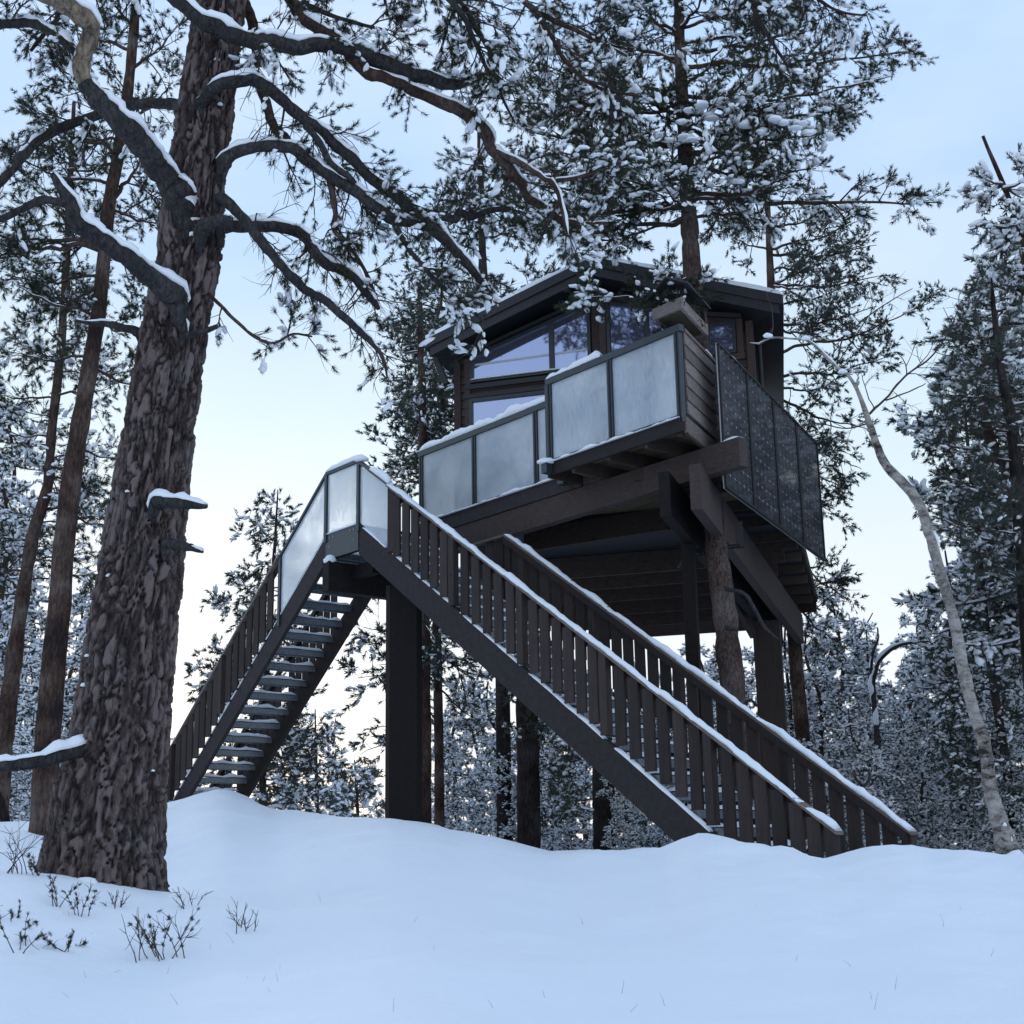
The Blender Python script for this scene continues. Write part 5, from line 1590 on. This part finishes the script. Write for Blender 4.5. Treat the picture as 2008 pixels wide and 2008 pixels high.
# second trunk left of the old pine
tk = [(76, 1720, 25), (80, 1660, 24), (92, 1480, 25), (97, 1400, 25), (115, 1200, 22), (133, 1000, 21), (146, 900, 20), (171, 750, 17), (195, 600, 15), (204, 500, 14), (214, 400, 14), (232, 300, 13), (248, 200, 12), (259, 100, 11), (267, 0, 10), (275, -120, 8), (280, -300, 5)]
lm_ = [(206, 480, 40, 470, -.3, 10, .03), (206, 480, -20, 505, -.4, 10, .03), (205, 500, 330, 560, .4, 5), (214, 400, 290, 290, .2, 9), (180, 700, 20, 690, .5, 5), (176, 720, 290, 760, .6, 5), (192, 620, 30, 560, -.4, 6),
       (150, 880, 240, 900, .3, 4), (134, 1010, 215, 1030, .2, 4), (120, 1130, 190, 1120, .3, 3), (232, 300, 60, 210, .4, 7), (240, 250, 340, 160, .6, 6), (248, 200, 100, 120, -.5, 7), (255, 140, 350, 50, .5, 6), (259, 100, 120, 20, .6, 6), (262, 60, 180, -60, -.4, 6),
       (228, 320, 120, 330, .6, 6), (236, 270, 160, 270, -.6, 6), (210, 440, 60, 380, .6, 6), (198, 560, 90, 600, .5, 6), (190, 630, 250, 650, .6, 5), (214, 410, 320, 440, .8, 6), (222, 360, 20, 300, .9, 6), (200, 540, 10, 540, .7, 6)]
pine('red_pine', 'slim reddish pine just behind the old pine, leaning right', 14.2, tk, lm_, 31, mat='bark_red', dens=11, L1=.5, sub=6, L2=.22, snow=.2, snow_size=0.037, templ=TUFT_MID, droop=.3, tscale=.95)
# third, at the picture's left edge
tk = [(-6, 1600, 23), (2, 1480, 21), (14, 1400, 18), (40, 1200, 14), (65, 1050, 12.5), (94, 950, 11), (101, 850, 9.5), (118, 700, 9), (125, 600, 8), (132, 480, 7), (138, 360, 6), (145, 200, 4)]
lm_ = auto_limbs(9, tk, 1180, 420, 34, lambda f: 150 - 40 * f, rise=-.15, Y=18, r=4.5)
pine('edge_pine', 'orange barked pine at the left edge with snowy low boughs', 18.0, tk, lm_, 41, mat='bark_red', dens=9, L1=.6, sub=6, L2=.26, snow=.32, snow_size=0.050, templ=TUFT_MID)
# behind the left flight
tk = [(512, 1640, 7), (520, 1400, 6.5), (530, 1200, 5), (538, 1080, 3.5), (545, 960, 1)]
lm_ = auto_limbs(3, tk, 1590, 985, 46, lambda f: 190 * (1 - f) ** .75 + 22, rise=-.12, Y=31, r=3, side=-1)
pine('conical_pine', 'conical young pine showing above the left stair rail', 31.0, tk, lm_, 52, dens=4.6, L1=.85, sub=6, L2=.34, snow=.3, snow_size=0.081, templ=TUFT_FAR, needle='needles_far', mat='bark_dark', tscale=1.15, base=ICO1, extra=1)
tk = [(624, 1640, 4), (621, 1540, 3.5), (618, 1390, 1)]
lm_ = auto_limbs(13, tk, 1600, 1405, 26, lambda f: 75 * (1 - f) ** .7 + 10, rise=-.1, Y=46, r=2)
pine('small_pine', 'small distant pine standing between the left flight and the landing post', 46.0, tk, lm_, 61, dens=3.4, L1=1.0, sub=5, L2=.5, snow=.45, snow_size=0.124, templ=TUFT_FAR, needle='needles_far', mat='bark_dark', tscale=1.6, base=ICO1)
tk = [(703, 1640, 3.5), (700, 1560, 3), (695, 1490, 1)]
lm_ = auto_limbs(14, tk, 1610, 1500, 16, lambda f: 60 * (1 - f) ** .7 + 10, rise=-.1, Y=52, r=2)
pine('small_pine', 'smallest distant pine just left of the landing post', 52.0, tk, lm_, 62, dens=3.2, L1=1.0, sub=5, L2=.5, snow=.5, snow_size=0.136, templ=TUFT_FAR, needle='needles_far', mat='bark_dark', tscale=1.7, base=ICO1)
# the two slim trunks right of the landing post
for k, (nm, tk, lab, Yd) in enumerate([('slim_pine', [(834, 1660, 12), (834, 1500, 12), (833, 1300, 11), (832, 1150, 10), (830, 900, 9), (826, 700, 7), (822, 560, 4)], 'slim orange pine trunk directly right of the landing post', 25.5),
                                       ('slim_pine', [(862, 1660, 10), (861, 1500, 9.5), (858, 1300, 9), (856, 1200, 8.5), (860, 1000, 7), (868, 800, 6), (872, 640, 4)], 'thinner brown pine trunk second right of the landing post', 27.5)]):
    lm_ = auto_limbs(70 + k, tk, 1330, 1180, 6, lambda f: 120, rise=.2, Y=Yd, r=3, side=-1) + auto_limbs(75 + k, tk, 960, 580, 16, lambda f: 90, rise=-.1, Y=Yd, r=4, side=-1)
    lm_ += [(tk[2][0], 1290, tk[2][0] - 130, 1330, .5, 3), (tk[2][0], 1240, tk[2][0] - 120, 1230, .8, 3), (tk[1][0], 1400, tk[1][0] - 130, 1480, .4, 3), (tk[2][0], 1260, tk[2][0] + 90, 1300, .2, 3)] if k == 0 else [(860, 1290, 960, 1330, .4, 3), (860, 1350, 950, 1420, .5, 3)]
    pine(nm, lab, Yd, tk, lm_, 80 + k, dens=5.5, L1=.75, sub=6, L2=.32, snow=.3, snow_size=0.068, templ=TUFT_FAR, needle='needles_far', tscale=1.0, base=ICO1)
# dark trunks seen below the right flight
for k, (tk, lab, Yd) in enumerate([([(1038, 1690, 23), (1036, 1560, 22.5), (1034, 1420, 22), (1033, 1300, 21), (1031, 1100, 19), (1028, 900, 15), (1024, 600, 9)], 'dark rough pine trunk under the middle of the right flight', 27.0),
                                   ([(1186, 1690, 22), (1184, 1600, 21.5), (1182, 1500, 21), (1178, 1300, 19), (1170, 1000, 14), (1160, 700, 8)], 'dark pine trunk under the lower half of the right flight', 30.0)]):
    lm_ = auto_limbs(90 + k, tk, 1640, 1340, 7, lambda f: 70, rise=.05, Y=Yd, r=3) + (auto_limbs(95, tk, 900, 560, 26, lambda f: 240, rise=-.05, Y=Yd, r=5, side=-1) if k == 0 else [])
    pine('dark_pine', lab, Yd, tk, lm_, 100 + k, mat='bark_dark', dens=4.5, L1=.75, sub=6, L2=.34, snow=.3, snow_size=0.074, templ=TUFT_FAR, needle='needles_far', tscale=1.1, base=ICO1)
# pine holding the far end of the bearer beams
tk = [(1588, 1640, 15), (1580, 1520, 14.5), (1568, 1380, 14), (1560, 1290, 14), (1545, 1100, 12), (1530, 880, 11.5), (1523, 790, 11), (1517, 660, 10), (1510, 520, 8), (1505, 380, 5), (1502, 250, 3)]
lm_ = [(1522, 780, 1700, 840, .5, 5), (1520, 740, 1740, 700, -.5, 5), (1518, 690, 1830, 590, .3, 5), (1516, 640, 1720, 600, -.6, 5), (1526, 830, 1690, 920, .6, 5), (1530, 880, 1660, 960, -.4, 5), (1514, 600, 1680, 550, .5, 4), (1521, 760, 1620, 760, -.9, 5), (1525, 820, 1620, 870, -1, 5),
       (1516, 650, 1620, 640, -1, 5), (1508, 500, 1720, 480, .4, 5), (1508, 490, 1690, 430, -.5, 5), (1506, 450, 1640, 400, .8, 4), (1512, 560, 1730, 540, -.4, 5), (1510, 530, 1640, 520, -.9, 4), (1506, 440, 1420, 400, .6, 4), (1508, 490, 1430, 460, .8, 4), (1512, 560, 1600, 560, -.8, 4), (1512, 560, 1640, 480, .6, 4), (1534, 930, 1640, 1010, .3, 4), (1545, 1080, 1670, 1180, .3, 4), (1550, 1150, 1650, 1130, .6, 4), (1552, 1180, 1640, 1260, .2, 4)]
pine('bearer_pine', 'reddish pine at the far end of the beams, behind the solar panels', 28.4, tk, lm_, 111, dens=7, L1=.75, sub=7, L2=.32, snow=.22, snow_size=0.062, templ=TUFT_FAR, needle='needles_far', tscale=.9, base=ICO1)
# tall pine behind the cabin whose boughs show left of it
tk = [(985, 1300, 14), (975, 1000, 13), (960, 800, 12), (950, 620, 10), (945, 450, 8), (940, 250, 5)]
lm_ = [(960, 800, 790, 900, .4, 5), (958, 760, 770, 830, .6, 5), (955, 720, 760, 740, .2, 5), (952, 660, 770, 640, .5, 5), (950, 620, 780, 580, -.3, 5), (948, 560, 800, 520, .5, 5), (965, 830, 800, 960, .7, 4), (955, 700, 820, 690, -.6, 4), (958, 770, 830, 800, -.7, 4),
       (946, 500, 850, 440, .4, 4), (944, 420, 860, 360, .5, 4), (945, 470, 1060, 430, .5, 4), (943, 380, 1040, 330, .4, 4), (950, 640, 840, 600, .9, 4), (963, 820, 850, 870, .5, 4), (968, 870, 760, 940, .5, 4)]
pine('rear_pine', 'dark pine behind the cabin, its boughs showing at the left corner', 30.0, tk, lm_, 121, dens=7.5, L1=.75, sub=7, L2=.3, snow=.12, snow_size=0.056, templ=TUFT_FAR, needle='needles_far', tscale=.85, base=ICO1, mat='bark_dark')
# right-hand edge
tk = [(2050, 1700, 24), (2030, 1400, 20), (2010, 1120, 17), (2000, 1000, 15), (1994, 930, 14), (1985, 836, 12), (1964, 733, 9), (1950, 620, 6), (1944, 545, 2)]
lm_ = auto_limbs(17, tk, 1180, 560, 44, lambda f: 190 * (1 - f) ** .6 + 30, rise=-.18, Y=21, r=5)
pine('edge_pine', 'tall dark pine cut by the right edge of the picture', 21.0, tk, lm_, 131, mat='bark_dark', dens=6, L1=.65, sub=6, L2=.3, snow=.15, snow_size=0.050, templ=TUFT_MID, needle='needles_far', tscale=1.25)
tk = [(1996, 1700, 10), (1990, 1635, 9.5), (1974, 1510, 9), (1950, 1355, 8.5), (1931, 1215, 8), (1920, 1080, 6), (1908, 980, 5), (1896, 850, 3), (1890, 760, 1)]
lm_ = auto_limbs(18, tk, 1560, 790, 44, lambda f: 120 * (1 - f) ** .5 + 25, rise=-.05, Y=26, r=4)
pine('slim_pine', 'slim red trunked pine right of the leaning birch', 26.0, tk, lm_, 141, dens=6, L1=.7, sub=6, L2=.3, snow=.38, snow_size=0.068, templ=TUFT_FAR, needle='needles_far', base=ICO1, tscale=.9)

# ------------------------------------------------------------------ the leaning birch
tk = [(1990, 1720, 25), (1978, 1675, 23), (1962, 1620, 17), (1943, 1557, 15), (1936, 1500, 13.5), (1928, 1448, 13), (1909, 1393, 12), (1891, 1324, 11.5), (1869, 1209, 11), (1840, 1107, 10.5), (1821, 1043, 10), (1808, 999, 10), (1780, 956, 10.5), (1740, 915, 9.5), (1722, 880, 8), (1705, 831, 7), (1692, 792, 5), (1679, 761, 4), (1661, 733, 3.5), (1640, 720, 3), (1609, 689, 3), (1584, 668, 2.5), (1550, 664, 2), (1512, 662, 2), (1488, 674, 1.4), (1470, 672, 1)]
YB = 14.0
P, Q = px_limb(tk, YB, seed=3.3, step=.06, wob=.06)
bir = thing('leaning_birch', (P[0].x, P[0].y, gz(P[0].x, P[0].y)), 'bare pale birch leaning left over the deck from the right', 'birch tree')
mb = MB(); mb.tube(P, Q, 14); mb.build('trunk', M['birch'], bir, True)
sn = limb_snow(P[int(len(P) * .42):], Q[int(len(Q) * .42):], 4.4, .62, 1.2, steep=.97)
rough_blob(sn, at(1976, 1648, YB - .02), .06, .09, .13, 4.0); rough_blob(sn, at(1988, 1682, YB - .05), .10, .10, .09, 5.0); rough_blob(sn, at(1966, 1618, YB - .02), .04, .07, .10, 6.0)
for k, (px, py, s) in enumerate([(1652, 730, 8), (1580, 665, 8), (1506, 660, 8), (1660, 655, 7)]):
    rough_blob(sn, at(px, py, YB - .02), pxr(s, YB) * 1.3, pxr(s, YB) * .8, pxr(s, YB), 40 + k)
sn.build('snow', M['snow'], bir, True)['kind'] = 'stuff'
bf = Foliage(77)
for pts in ([(1705, 812, 3), (1716, 800, 3), (1736, 782, 2.6), (1778, 735, 2.4), (1824, 702, 2), (1860, 650, 1.6), (1858, 620, 1.0), (1850, 603, .8)], [(1778, 736, 1.6), (1776, 715, 1.4), (1762, 694, 1), (1740, 700, .8)], [(1736, 785, 2), (1790, 765, 1.6), (1815, 752, 1)],
            [(1640, 720, 2), (1655, 660, 2), (1690, 630, 1.8), (1730, 600, 1.4), (1790, 565, .9)], [(1640, 716, 1.6), (1690, 640, 1.4), (1710, 600, 1.0), (1700, 545, .7)], [(1512, 662, 1.4), (1516, 630, 1.2), (1512, 600, 1), (1500, 570, .8)], [(1700, 830, 2), (1660, 840, 1.6), (1600, 830, 1.4), (1560, 838, 1.2), (1536, 833, 1), (1512, 840, 1), (1504, 852, .8)],
            [(1860, 650, 1.3), (1878, 610, 1), (1885, 570, .8), (1925, 535, .6)], [(1715, 803, 1.6), (1700, 770, 1.2), (1690, 735, .9)], [(1868, 1200, 2.5), (1900, 1175, 2), (1930, 1168, 1.4)]):
    LP, LQ = px_limb(pts, YB, seed=pts[0][0], step=.05, wob=.5)
    bf.tw.append([tuple(p) for p in (LP + [LP[-1]] * 40)[:40]] if len(LP) <= 40 else [tuple(LP[int(i * (len(LP) - 1) / 39)]) for i in range(40)])
    bf.twr.append(np.array([(LQ + [LQ[-1]] * 40)[i] if len(LQ) <= 40 else LQ[int(i * (len(LQ) - 1) / 39)] for i in range(40)]))
    bf.clothe(LP, LQ, 5, .45, .2, droop=.0, sub=3, L2=.22, tuft_p=0, up=.2, bare=1.0, r1=.0045, snow=0)
bf.tp, bf.td, bf.ts = [], [], []
bf.build(bir, TUFT_NEAR, 'needles', twig_mat='twig')

# crooked snag standing behind the stair foot
P, Q = px_limb([(1722, 1480, 6), (1716, 1400, 5.5), (1712, 1340, 5), (1722, 1300, 4.5), (1745, 1275, 4), (1775, 1262, 3.5), (1820, 1258, 2)], 30, seed=8, step=.1)
sg = thing('crooked_snag', (P[0].x, P[0].y, gz(P[0].x, P[0].y)), 'bare crooked dead trunk with snow, behind the stair foot', 'dead tree')
P = [Vector((P[0].x, P[0].y, gz(P[0].x, P[0].y) - .3))] + P; Q = [Q[0] * 1.2] + Q
mb = MB(); mb.tube(P, Q, 8); mb.build('trunk', M['limb'], sg, True)
sn = limb_snow(P, Q, 3, .9, 1.4)
P2, Q2 = px_limb([(1713, 1345, 4), (1708, 1310, 3.5), (1712, 1280, 3), (1722, 1250, 2), (1720, 1230, 1)], 30, seed=9, step=.1)
mb = MB(); mb.tube(P2, Q2, 8); mb.build('branch', M['limb'], sg, True)
limb_snow(P2, Q2, 5, .8, 1.4, sn); sn.build('snow', M['snow'], sg, True)['kind'] = 'stuff'

# ------------------------------------------------------------------ the forest behind: a few grown kinds, copied with their parts
def forest_kind(seed, h, half, n, bare_to, snow, top=.1):
    rg = random.Random(seed)
    fo = Foliage(seed)
    tr = MB(); br = MB(); sn = MB()
    pts = [Vector((rg.uniform(-.1, .1) * i, rg.uniform(-.1, .1) * i, h * i / 6)) for i in range(7)]
    P, Q = limb(pts, [h * .014 * (1 - i / 6.6) + .012 for i in range(7)], .3, .05, seed)
    P = [Vector((P[0].x, P[0].y, -1.5))] + P; Q = [Q[0] * 1.1] + Q
    tr.tube(P, Q, 8)
    whorls = max(8, n // 4)
    for i in range(whorls * 4):
        f = (i // 4 + rg.uniform(-.12, .12)) / whorls
        f = min(max(f, 0), .99)
        z = h * (bare_to + (1 - bare_to) * f)
        j = min(range(len(P)), key=lambda q: abs(P[q].z - z)); c = P[j].copy(); c.z = z
        an = (i % 4) * math.pi / 2 + i // 4 * .8 + rg.uniform(-.4, .4)
        w = half * ((1 - f) ** .65 * .95 + top) * rg.uniform(.55, 1.15)
        p1 = c + Vector((math.cos(an) * w, math.sin(an) * w, w * rg.uniform(-.25, .12)))
        mid = (c + p1) / 2 + Vector((0, 0, -.06 * w))
        LP, LQ = limb([c, mid, p1], [.03, .018, .006], .15, .5, seed + i)
        br.tube(LP, LQ, 4, cap=False)
        limb_snow(LP, LQ, seed + i * .7, .8, 2.2, sn)
        fo.clothe(LP, LQ, 6.2, .50, .10, droop=.2, sub=6, L2=.26, up=.12, snow=snow, tscale=1.0, snow_size=.095, r1=.010, extra=1)
    V = scatter(TUFT_FAR, np.array(fo.tp), np.array(fo.td), np.array(fo.ts), fo.rng)
    by = {}
    for p, r in zip(fo.tw, fo.twr): by.setdefault(len(p), []).append((p, r))
    bb = MB()
    Vs, Fs, off = [np.array(br.v, float)], [np.array(br.f)], len(br.v)
    for k, L in by.items():
        v, q = tubes3(np.array([x[0] for x in L], float), np.array([x[1] for x in L], float))
        Vs.append(v); Fs.append(q + off); off += len(v)
    sv, sf = snow_clumps(fo.sp, fo.ss, fo.rng, flat=.6, dirs=fo.sd, base=ICO1)
    lim = sn.mesh('limb_snow', True)
    return dict(trunk=tr.mesh('trunk', True), crown=tri_mesh('crown', V), branches=idx_mesh('branches', np.concatenate(Vs), np.concatenate(Fs)), snow=idx_mesh('snow', sv, sf), limb_snow=lim)

KINDS = [forest_kind(201, 9.0, 1.9, 44, .10, .85), forest_kind(202, 11.0, 1.7, 46, .18, .75), forest_kind(203, 7.0, 1.8, 40, .05, .9), forest_kind(204, 12.5, 2.0, 44, .32, .7)]
for k_ in KINDS:
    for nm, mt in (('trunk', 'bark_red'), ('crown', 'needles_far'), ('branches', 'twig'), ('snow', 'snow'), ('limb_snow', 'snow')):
        k_[nm].materials.append(M[mt])
FOREST = []
def forest_tree(px, Y, kind, height_px=None, label=None, group=None, rng=random.Random(8)):
    g = at(px, 1700, Y)
    z = gz(g.x, Y)
    root = thing('forest_pine', (g.x, Y, z), label, 'pine tree', group)
    sc_ = rng.uniform(.85, 1.15)
    if height_px is not None:                     # make the top reach a given row of the photograph
        hh = (9.0, 11.0, 7.0, 12.5)[kind]
        sc_ = (at(px, height_px, Y).z - z) / hh
    root.scale = (sc_,) * 3 if sc_ < 1.6 else (1.3, 1.3, sc_)
    root.rotation_euler = (0, 0, rng.uniform(0, 6.28))
    for nm in ('trunk', 'branches', 'crown', 'snow', 'limb_snow'):
        o = bpy.data.objects.new(nm, KINDS[kind][nm]); COL.objects.link(o); o.parent = root
        if nm in ('branches', 'snow', 'limb_snow'): o['kind'] = 'stuff'
    FOREST.append(root)
GR = 'snow-laden pines of the forest right of the staircase'
GC = 'snow-laden pines seen between the stairs and the platform'
GL = 'snow-laden pines behind the trunks at the left'
for px, Y, k, hp in [(1905, 34, 0, 1080), (1712, 27, 2, 1390), (1765, 28, 2, 1440), (1800, 36, 2, 1290), (1740, 33, 0, 1235), (1660, 38, 1, 1130), (1620, 33, 0, 1200), (1595, 42, 2, 1250), (1770, 44, 0, 1330), (1840, 40, 1, 1230), (1960, 38, 1, 1150),
                     (2000, 31, 0, 1250), (1820, 28, 2, 1400), (1910, 27, 2, 1400), (1990, 26, 2, 1420), (1560, 34, 1, 1180), (1940, 45, 3, 1080), (1860, 50, 3, 1150), (2040, 40, 3, 900), (1725, 55, 3, 1200), (1600, 27, 2, 1440)]:
    forest_tree(px, Y, k, hp, 'snow laden pine in the forest right of the staircase', GR)
for px, Y, k, hp in [(900, 34, 0, 1310), (940, 40, 1, 1290), (985, 36, 2, 1340), (1085, 33, 2, 1410), (1120, 38, 0, 1330), (1150, 44, 1, 1300), (1230, 36, 2, 1400), (1270, 42, 0, 1350), (1000, 30, 2, 1470), (1225, 28, 2, 1500), (1330, 38, 1, 1300),
                     (1390, 44, 1, 1240), (1450, 40, 0, 1250), (1470, 34, 2, 1330), (1420, 32, 2, 1400), (1350, 30, 2, 1420), (1300, 34, 0, 1350), (1530, 38, 0, 1250), (875, 42, 3, 1380), (1060, 50, 3, 1300), (1500, 29, 2, 1430)]:
    forest_tree(px, Y, k, hp, 'snow laden pine of the wood seen under the platform', GC)
for px, Y, k, hp in [(160, 30, 1, 1130), (30, 34, 0, 1280), (-30, 28, 1, 900), (120, 42, 0, 1150), (185, 36, 2, 1320), (70, 26, 2, 1400), (-60, 40, 3, 800), (10, 45, 3, 1000), (215, 48, 2, 1380), (330, 50, 2, 1440), (20, 23, 2, 1420), (130, 25, 2, 1470), (560, 55, 2, 1520), (740, 60, 2, 1560), (660, 58, 2, 1540)]:
    forest_tree(px, Y, k, hp, 'snow laden pine behind the trunks at the left' if px < 300 else 'low distant pine on the skyline left of the landing post', GL if px < 300 else 'distant skyline pines')

for px, Y, k, hp in [(2090, 25, 3, 300), (2180, 29, 3, 350), (2290, 25, 1, 400), (2250, 34, 3, 420), (2400, 30, 3, 420), (2140, 38, 3, 560)]:
    forest_tree(px, Y, k, hp, 'tall pine beyond the right edge, mirrored in the solar panels', 'pines beyond the right edge')

# ------------------------------------------------------------------ dwarf shrubs poking through the snow
def shrub(px, py, Y, n, h, spread, label, seed, leafy=False):
    p = at(px, py, Y)
    for _ in range(30):                            # slide along the line of sight until it meets the snow
        Y += (p.z - gz(p.x, Y)) * 1.2 if p.z > gz(p.x, Y) else (p.z - gz(p.x, Y)) * .8
        Y = min(max(Y, 5.5), 14); p = at(px, py, Y)
    z = gz(p.x, p.y)
    t = thing('heath_shrub', (p.x, p.y, z), label, 'shrub', 'dwarf shrubs poking out of the snow')
    fo = Foliage(seed); rg = fo.rng
    for i in range(n):
        a = rg.uniform(0, 6.28)
        d = np.array([math.cos(a) * spread, math.sin(a) * spread, 1.0])
        tp, de = fo.twig(np.array([p.x + rg.normal() * spread * h * .3, p.y + rg.normal() * spread * h * .3, z - .06]), d, h * rg.uniform(.6, 1.15) + .05, .0035, -.25, k=6, curl=.5)
        for q in range(4):
            j = int(rg.integers(2, 5)); tt = tp[j] - tp[j - 1]
            fo.twig(tp[j], tt / np.linalg.norm(tt) + rg.normal(size=3) * .6, h * rg.uniform(.2, .5), .0022, -.2, k=4)
        if leafy:
            for q in range(5):
                fo.tuft(tp[int(rg.integers(2, 6))], de + rg.normal(size=3) * .8, .42)
    fo.build(t, TUFT_NEAR, 'needles', twig_mat='heath')
for i, (px, py, n, h, sp, leafy, lab) in enumerate([(330, 1862, 11, .26, .55, True, 'largest bare twiggy shrub in the snow below the old pine'), (282, 1868, 2, .22, .25, False, 'thin forked sprig left of the largest twiggy shrub'),
        (478, 1820, 6, .18, .7, False, 'sprawling pale twigs in the snow right of the old pine'), (48, 1848, 4, .18, .6, True, 'low dark sprig in the snow at the lower left'), (128, 1845, 6, .10, 1.4, True, 'flat dark sprig cluster in the snow below the old pine'),
        (160, 1785, 4, .16, .4, True, 'short stem with dead leaves at the foot of the old pine'), (118, 1765, 4, .14, .5, True, 'tuft of dark leaves left of the old pine foot'), (228, 1768, 8, .08, .6, False, 'fan of tiny twigs right against the old pine foot'),
        (365, 1770, 5, .14, .8, False, 'dark twigs in the hollow right of the old pine foot'), (30, 1695, 9, .28, .6, False, 'bushy bare shrub between the two left trunks'), (75, 1700, 5, .1, .8, True, 'small leafy sprig beside the slim reddish pine'),
        (20, 1795, 5, .09, 1.0, True, 'tiny dark sprig at the left edge of the snow'), (75, 1808, 3, .07, 1.0, True, 'tiny sprig between the old pine and the left edge')]):
    shrub(px, py, 8.0, n, h, sp, lab, 300 + i, leafy)
# scattered grass blades and fallen twigs on the bank
rg = np.random.default_rng(6)
gb = Foliage(8)
for _ in range(70):
    px, py = rg.uniform(60, 1950), rg.uniform(1720, 1990)
    if px > 700 and rg.uniform() < .6: continue
    Y = 8.0; p = at(px, py, Y)
    for _k in range(25):
        Y += (p.z - gz(p.x, Y)) * 1.0; Y = min(max(Y, 5.3), 15); p = at(px, py, Y)
    gb.twig(np.array([p.x, p.y, gz(p.x, p.y) - .02]), np.array([rg.normal() * .5, rg.normal() * .5, 1.0]), rg.uniform(.03, .09), .0009, .1, k=5)
gr_ = bpy.data.objects
V, Fq = tubes3(np.array(gb.tw, float), np.array(gb.twr, float))
o = obj('dry_grass', idx_mesh('dry_grass', V, Fq), M['heath'])
tag(o, 'thin dry grass stalks scattered over the snow bank', 'grass', kind='stuff')
# leaning pole at the far left
P = [at(-25, 1530, 16), at(0, 1568, 16), at(24, 1625, 16)]
pl = thing('leaning_pole', (P[2].x, P[2].y, gz(P[2].x, P[2].y)), 'dark bare pole leaning in the snow at the left edge', 'pole')
P[2].z = gz(P[2].x, P[2].y) - .2
mb = MB(); mb.tube(P, [.045, .045, .05], 10); mb.build('pole_shaft', M['bark_dark'], pl, True)
